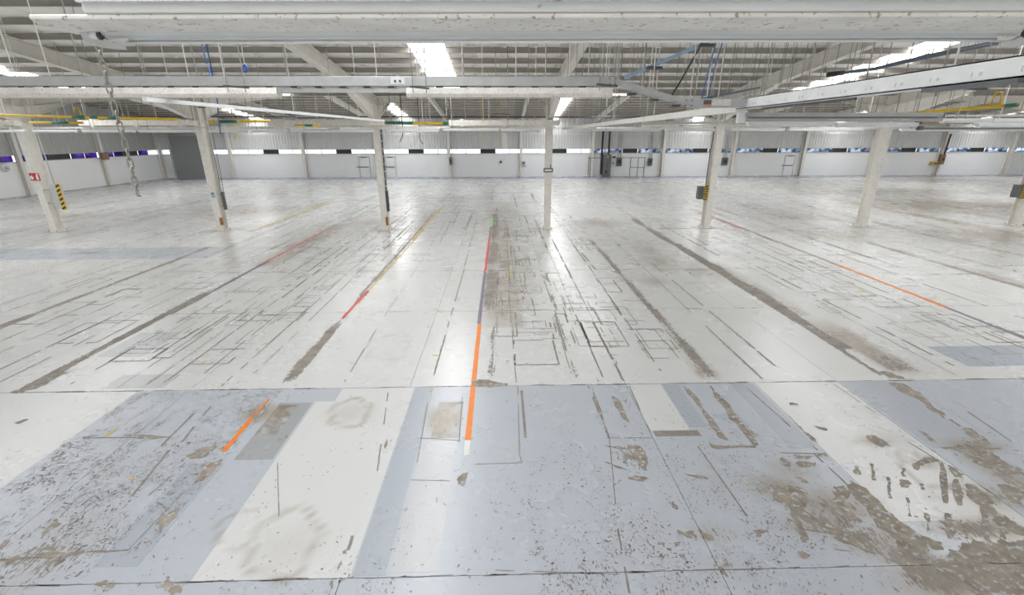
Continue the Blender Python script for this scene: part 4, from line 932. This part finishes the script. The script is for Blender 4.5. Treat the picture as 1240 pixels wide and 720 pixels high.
for k in range(60):
    px = rnd.uniform(0, 1240); Y = rnd.choice([8.8, 10.4, 11.2, 16.0, 18.0, 27.0, 31.3, 33.0]); x = onY(px, 140, Y)[0]
    rod(x, Y, rnd.choice([4.35, 4.6, 4.8]) + (0.1 if Y > 15 else 0), .006 if Y < 12 else .011, rnd.choice(['rod_dark', 'rod_light', 'rod_dark']))
# small dark trapeze brackets
GT = 'dark trapeze brackets on rods'
for (px, py, Y, l_, lb) in [(286, 105, 5.9, .28, 'dark slanting bracket before the trunking below the blue coil'), (508, 106, 5.9, .22, 'dark slanting bracket beside the bolted splice plate'), (608, 138, 15.2, .5, 'black trapeze bracket hanging before the far roof slope'), (735, 103, 5.9, .25, 'dark bracket at the trunking offset elbow'), (1160, 106, 3.6, .42, 'long dark bracket beside the white slotted rail')]:
    p = onY(px, py, Y); t = thing('trapeze_bracket', lb, 'bracket', tuple(p), GT)
    MB().bar((-l_/2, 0, .01), (l_/2, 0, -.01), .03, .02).build('cross_bar', 'dark_steel', t)
    for s in (-.35, .35): MB().tube([(s*l_, 0, -.06), (s*l_, 0, zdeck(Y)-p[2]-.02)], .005 if Y < 10 else .012, 5).build('rod', 'rod_dark', t)

# ================================================================== EQUIPMENT ON THE FAR WALL
def at_far(px, py, d=.1): return onY(px, py, D2-d)
# cage
xa_, xb_ = at_far(714, 214, 1.2)[0], at_far(779, 214, 1.2)[0]
t = thing('safety_fence', 'grey tubular fence enclosing the cabinet at the far wall', 'fence', (xa_, D2-1.2, 0)); W_ = xb_-xa_
for a in (0, W_*.74, W_*.88, W_): MB().box(a-.03, a+.03, -.03, .03, 0, 2.0).build('post', 'cabinet_grey', t)
MB().box(0, .06, 1.08, 1.14, 0, 2.0).build('post', 'cabinet_grey', t)
MB().box(0, W_, -.02, .02, 1.92, 1.98).build('top_rail', 'cabinet_grey', t); MB().box(W_*.74, W_, -.02, .02, .95, 1.0).build('middle_rail', 'cabinet_grey', t); MB().box(.0, .04, 0, 1.1, 1.92, 1.98).build('top_rail', 'cabinet_grey', t)
t = thing('electrical_cabinet', 'tall grey electrical cabinet with yellow warning triangle at the far wall', 'cabinet', (at_far(733.5, 213, .3)[0], D2-.62, 0))
MB().box(-.40, .40, -.02, .55, 0, 2.25).build('cabinet_body', 'cabinet_grey', t, bevel=.01)
for s in (-1, 1): d = MB().box(min(s*.01, s*.38), max(s*.01, s*.38), -.05, -.02, .1, 2.15).build('cabinet_door', 'cabinet_grey', t); MB().box(s*.04-.015, s*.04+.015, -.08, -.05, 1.0, 1.2).build('handle', 'dark_steel', d)
MB().prism([(-.10, 1.95), (.14, 1.95), (.02, 2.17)], 'y', -.06, -.052).build('warning_triangle', 'yellow', t)
MB().box(-.62, -.46, .3, .5, .2, 4.6).build('cable_riser', 'black', t); MB().box(.10, .24, .3, .5, 2.25, 4.6).build('cable_riser', 'black', t)
MB().box(-.15, .05, -.06, -.05, .3, .7).build('vent_grille', 'black', t)
def wallbox(px, py, w_, h_, label, mat='box_grey', conduit=True, d=.25):
    p = at_far(px, py, d); t = thing('switch_box', label, 'box', (p[0], D2-d, p[2]-h_/2))
    MB().box(-w_/2, w_/2, 0, d-.02, 0, h_).build('box_body', mat, t, bevel=.01); MB().box(-w_*.25, w_*.25, -.03, 0, h_*.35, h_*.7).build('handle', 'black', t)
    if conduit:
        for s in (-1, 1): MB().tube([(s*w_*.25, d*.5, h_), (s*w_*.25, d*.5, 4.4-p[2]+h_/2)], .04, 6).build('conduit', 'frame_grey', t, True)
        for k in range(7): MB().box(-w_*.4, w_*.4, d*.5-.03, d*.5+.03, h_+.9+k*.2, h_+.95+k*.2).build('rung', 'frame_grey', t)
    return t
wallbox(750, 196, .52, .85, 'dark switch box on the far wall inside the fence')
wallbox(787.5, 196, .45, .75, 'dark switch box with round handle right of the fence')
wallbox(878, 195.5, .60, .75, 'dark switch box on the far wall behind the column with striped box')
wallbox(545.5, 195, .26, .75, 'narrow grey box on a far wall column', 'cabinet_grey', False, .55)
wallbox(634, 197.5, .40, .45, 'small green grey box on a far wall column', 'frame_grey', False, .55)
wallbox(606.5, 196, .2, .25, 'tiny brown box on the far wall near the windows', 'wood_brown', False, .1)
wallbox(1142.5, 193, .35, 1.0, 'dark brown tall box with cable on a far wall column', 'wood_brown', False, .55)
MB().tube([at_far(1152, 162, .5), at_far(1143, 189, .5)], .07, 6).build('riser_cable', 'black', wf, True)
wallbox(1133, 198, .5, .4, 'small brass coloured valve box beside the brown box', 'tape_yellow', False, .5)
wallbox(744, 190, .3, .12, 'small black bell on a rod inside the fence', 'black', False, .3)
wallbox(742, 197.5, .25, .35, 'small white notice beside the cabinet', 'white_print', False, .05)
# small items on the left wall
p = onX(0, 203, XL+.05); o = thing('wall_reel', 'round white fitting on the left wall', 'fitting', (XL+.05, p[1]+.3, p[2])); MB().tube([(0, 0, 0), (.12, 0, 0)], .28, 14).build('drum', 'white_print', o, True); MB().tube([(.12, 0, 0), (.15, 0, 0)], .12, 10).build('hub', 'frame_grey', o, True)
p = onX(125, 189, XL+.3); o = thing('junction_box', 'brown box fixed to a left wall column', 'box', (XL+.421, p[1], p[2])); MB().box(-.1, .1, -.35, .35, -.3, .3).build('box_body', 'wood_brown', o, bevel=.02); MB().box(.1, .12, -.3, .3, -.25, .25).build('box_lid', 'wood_brown', o)
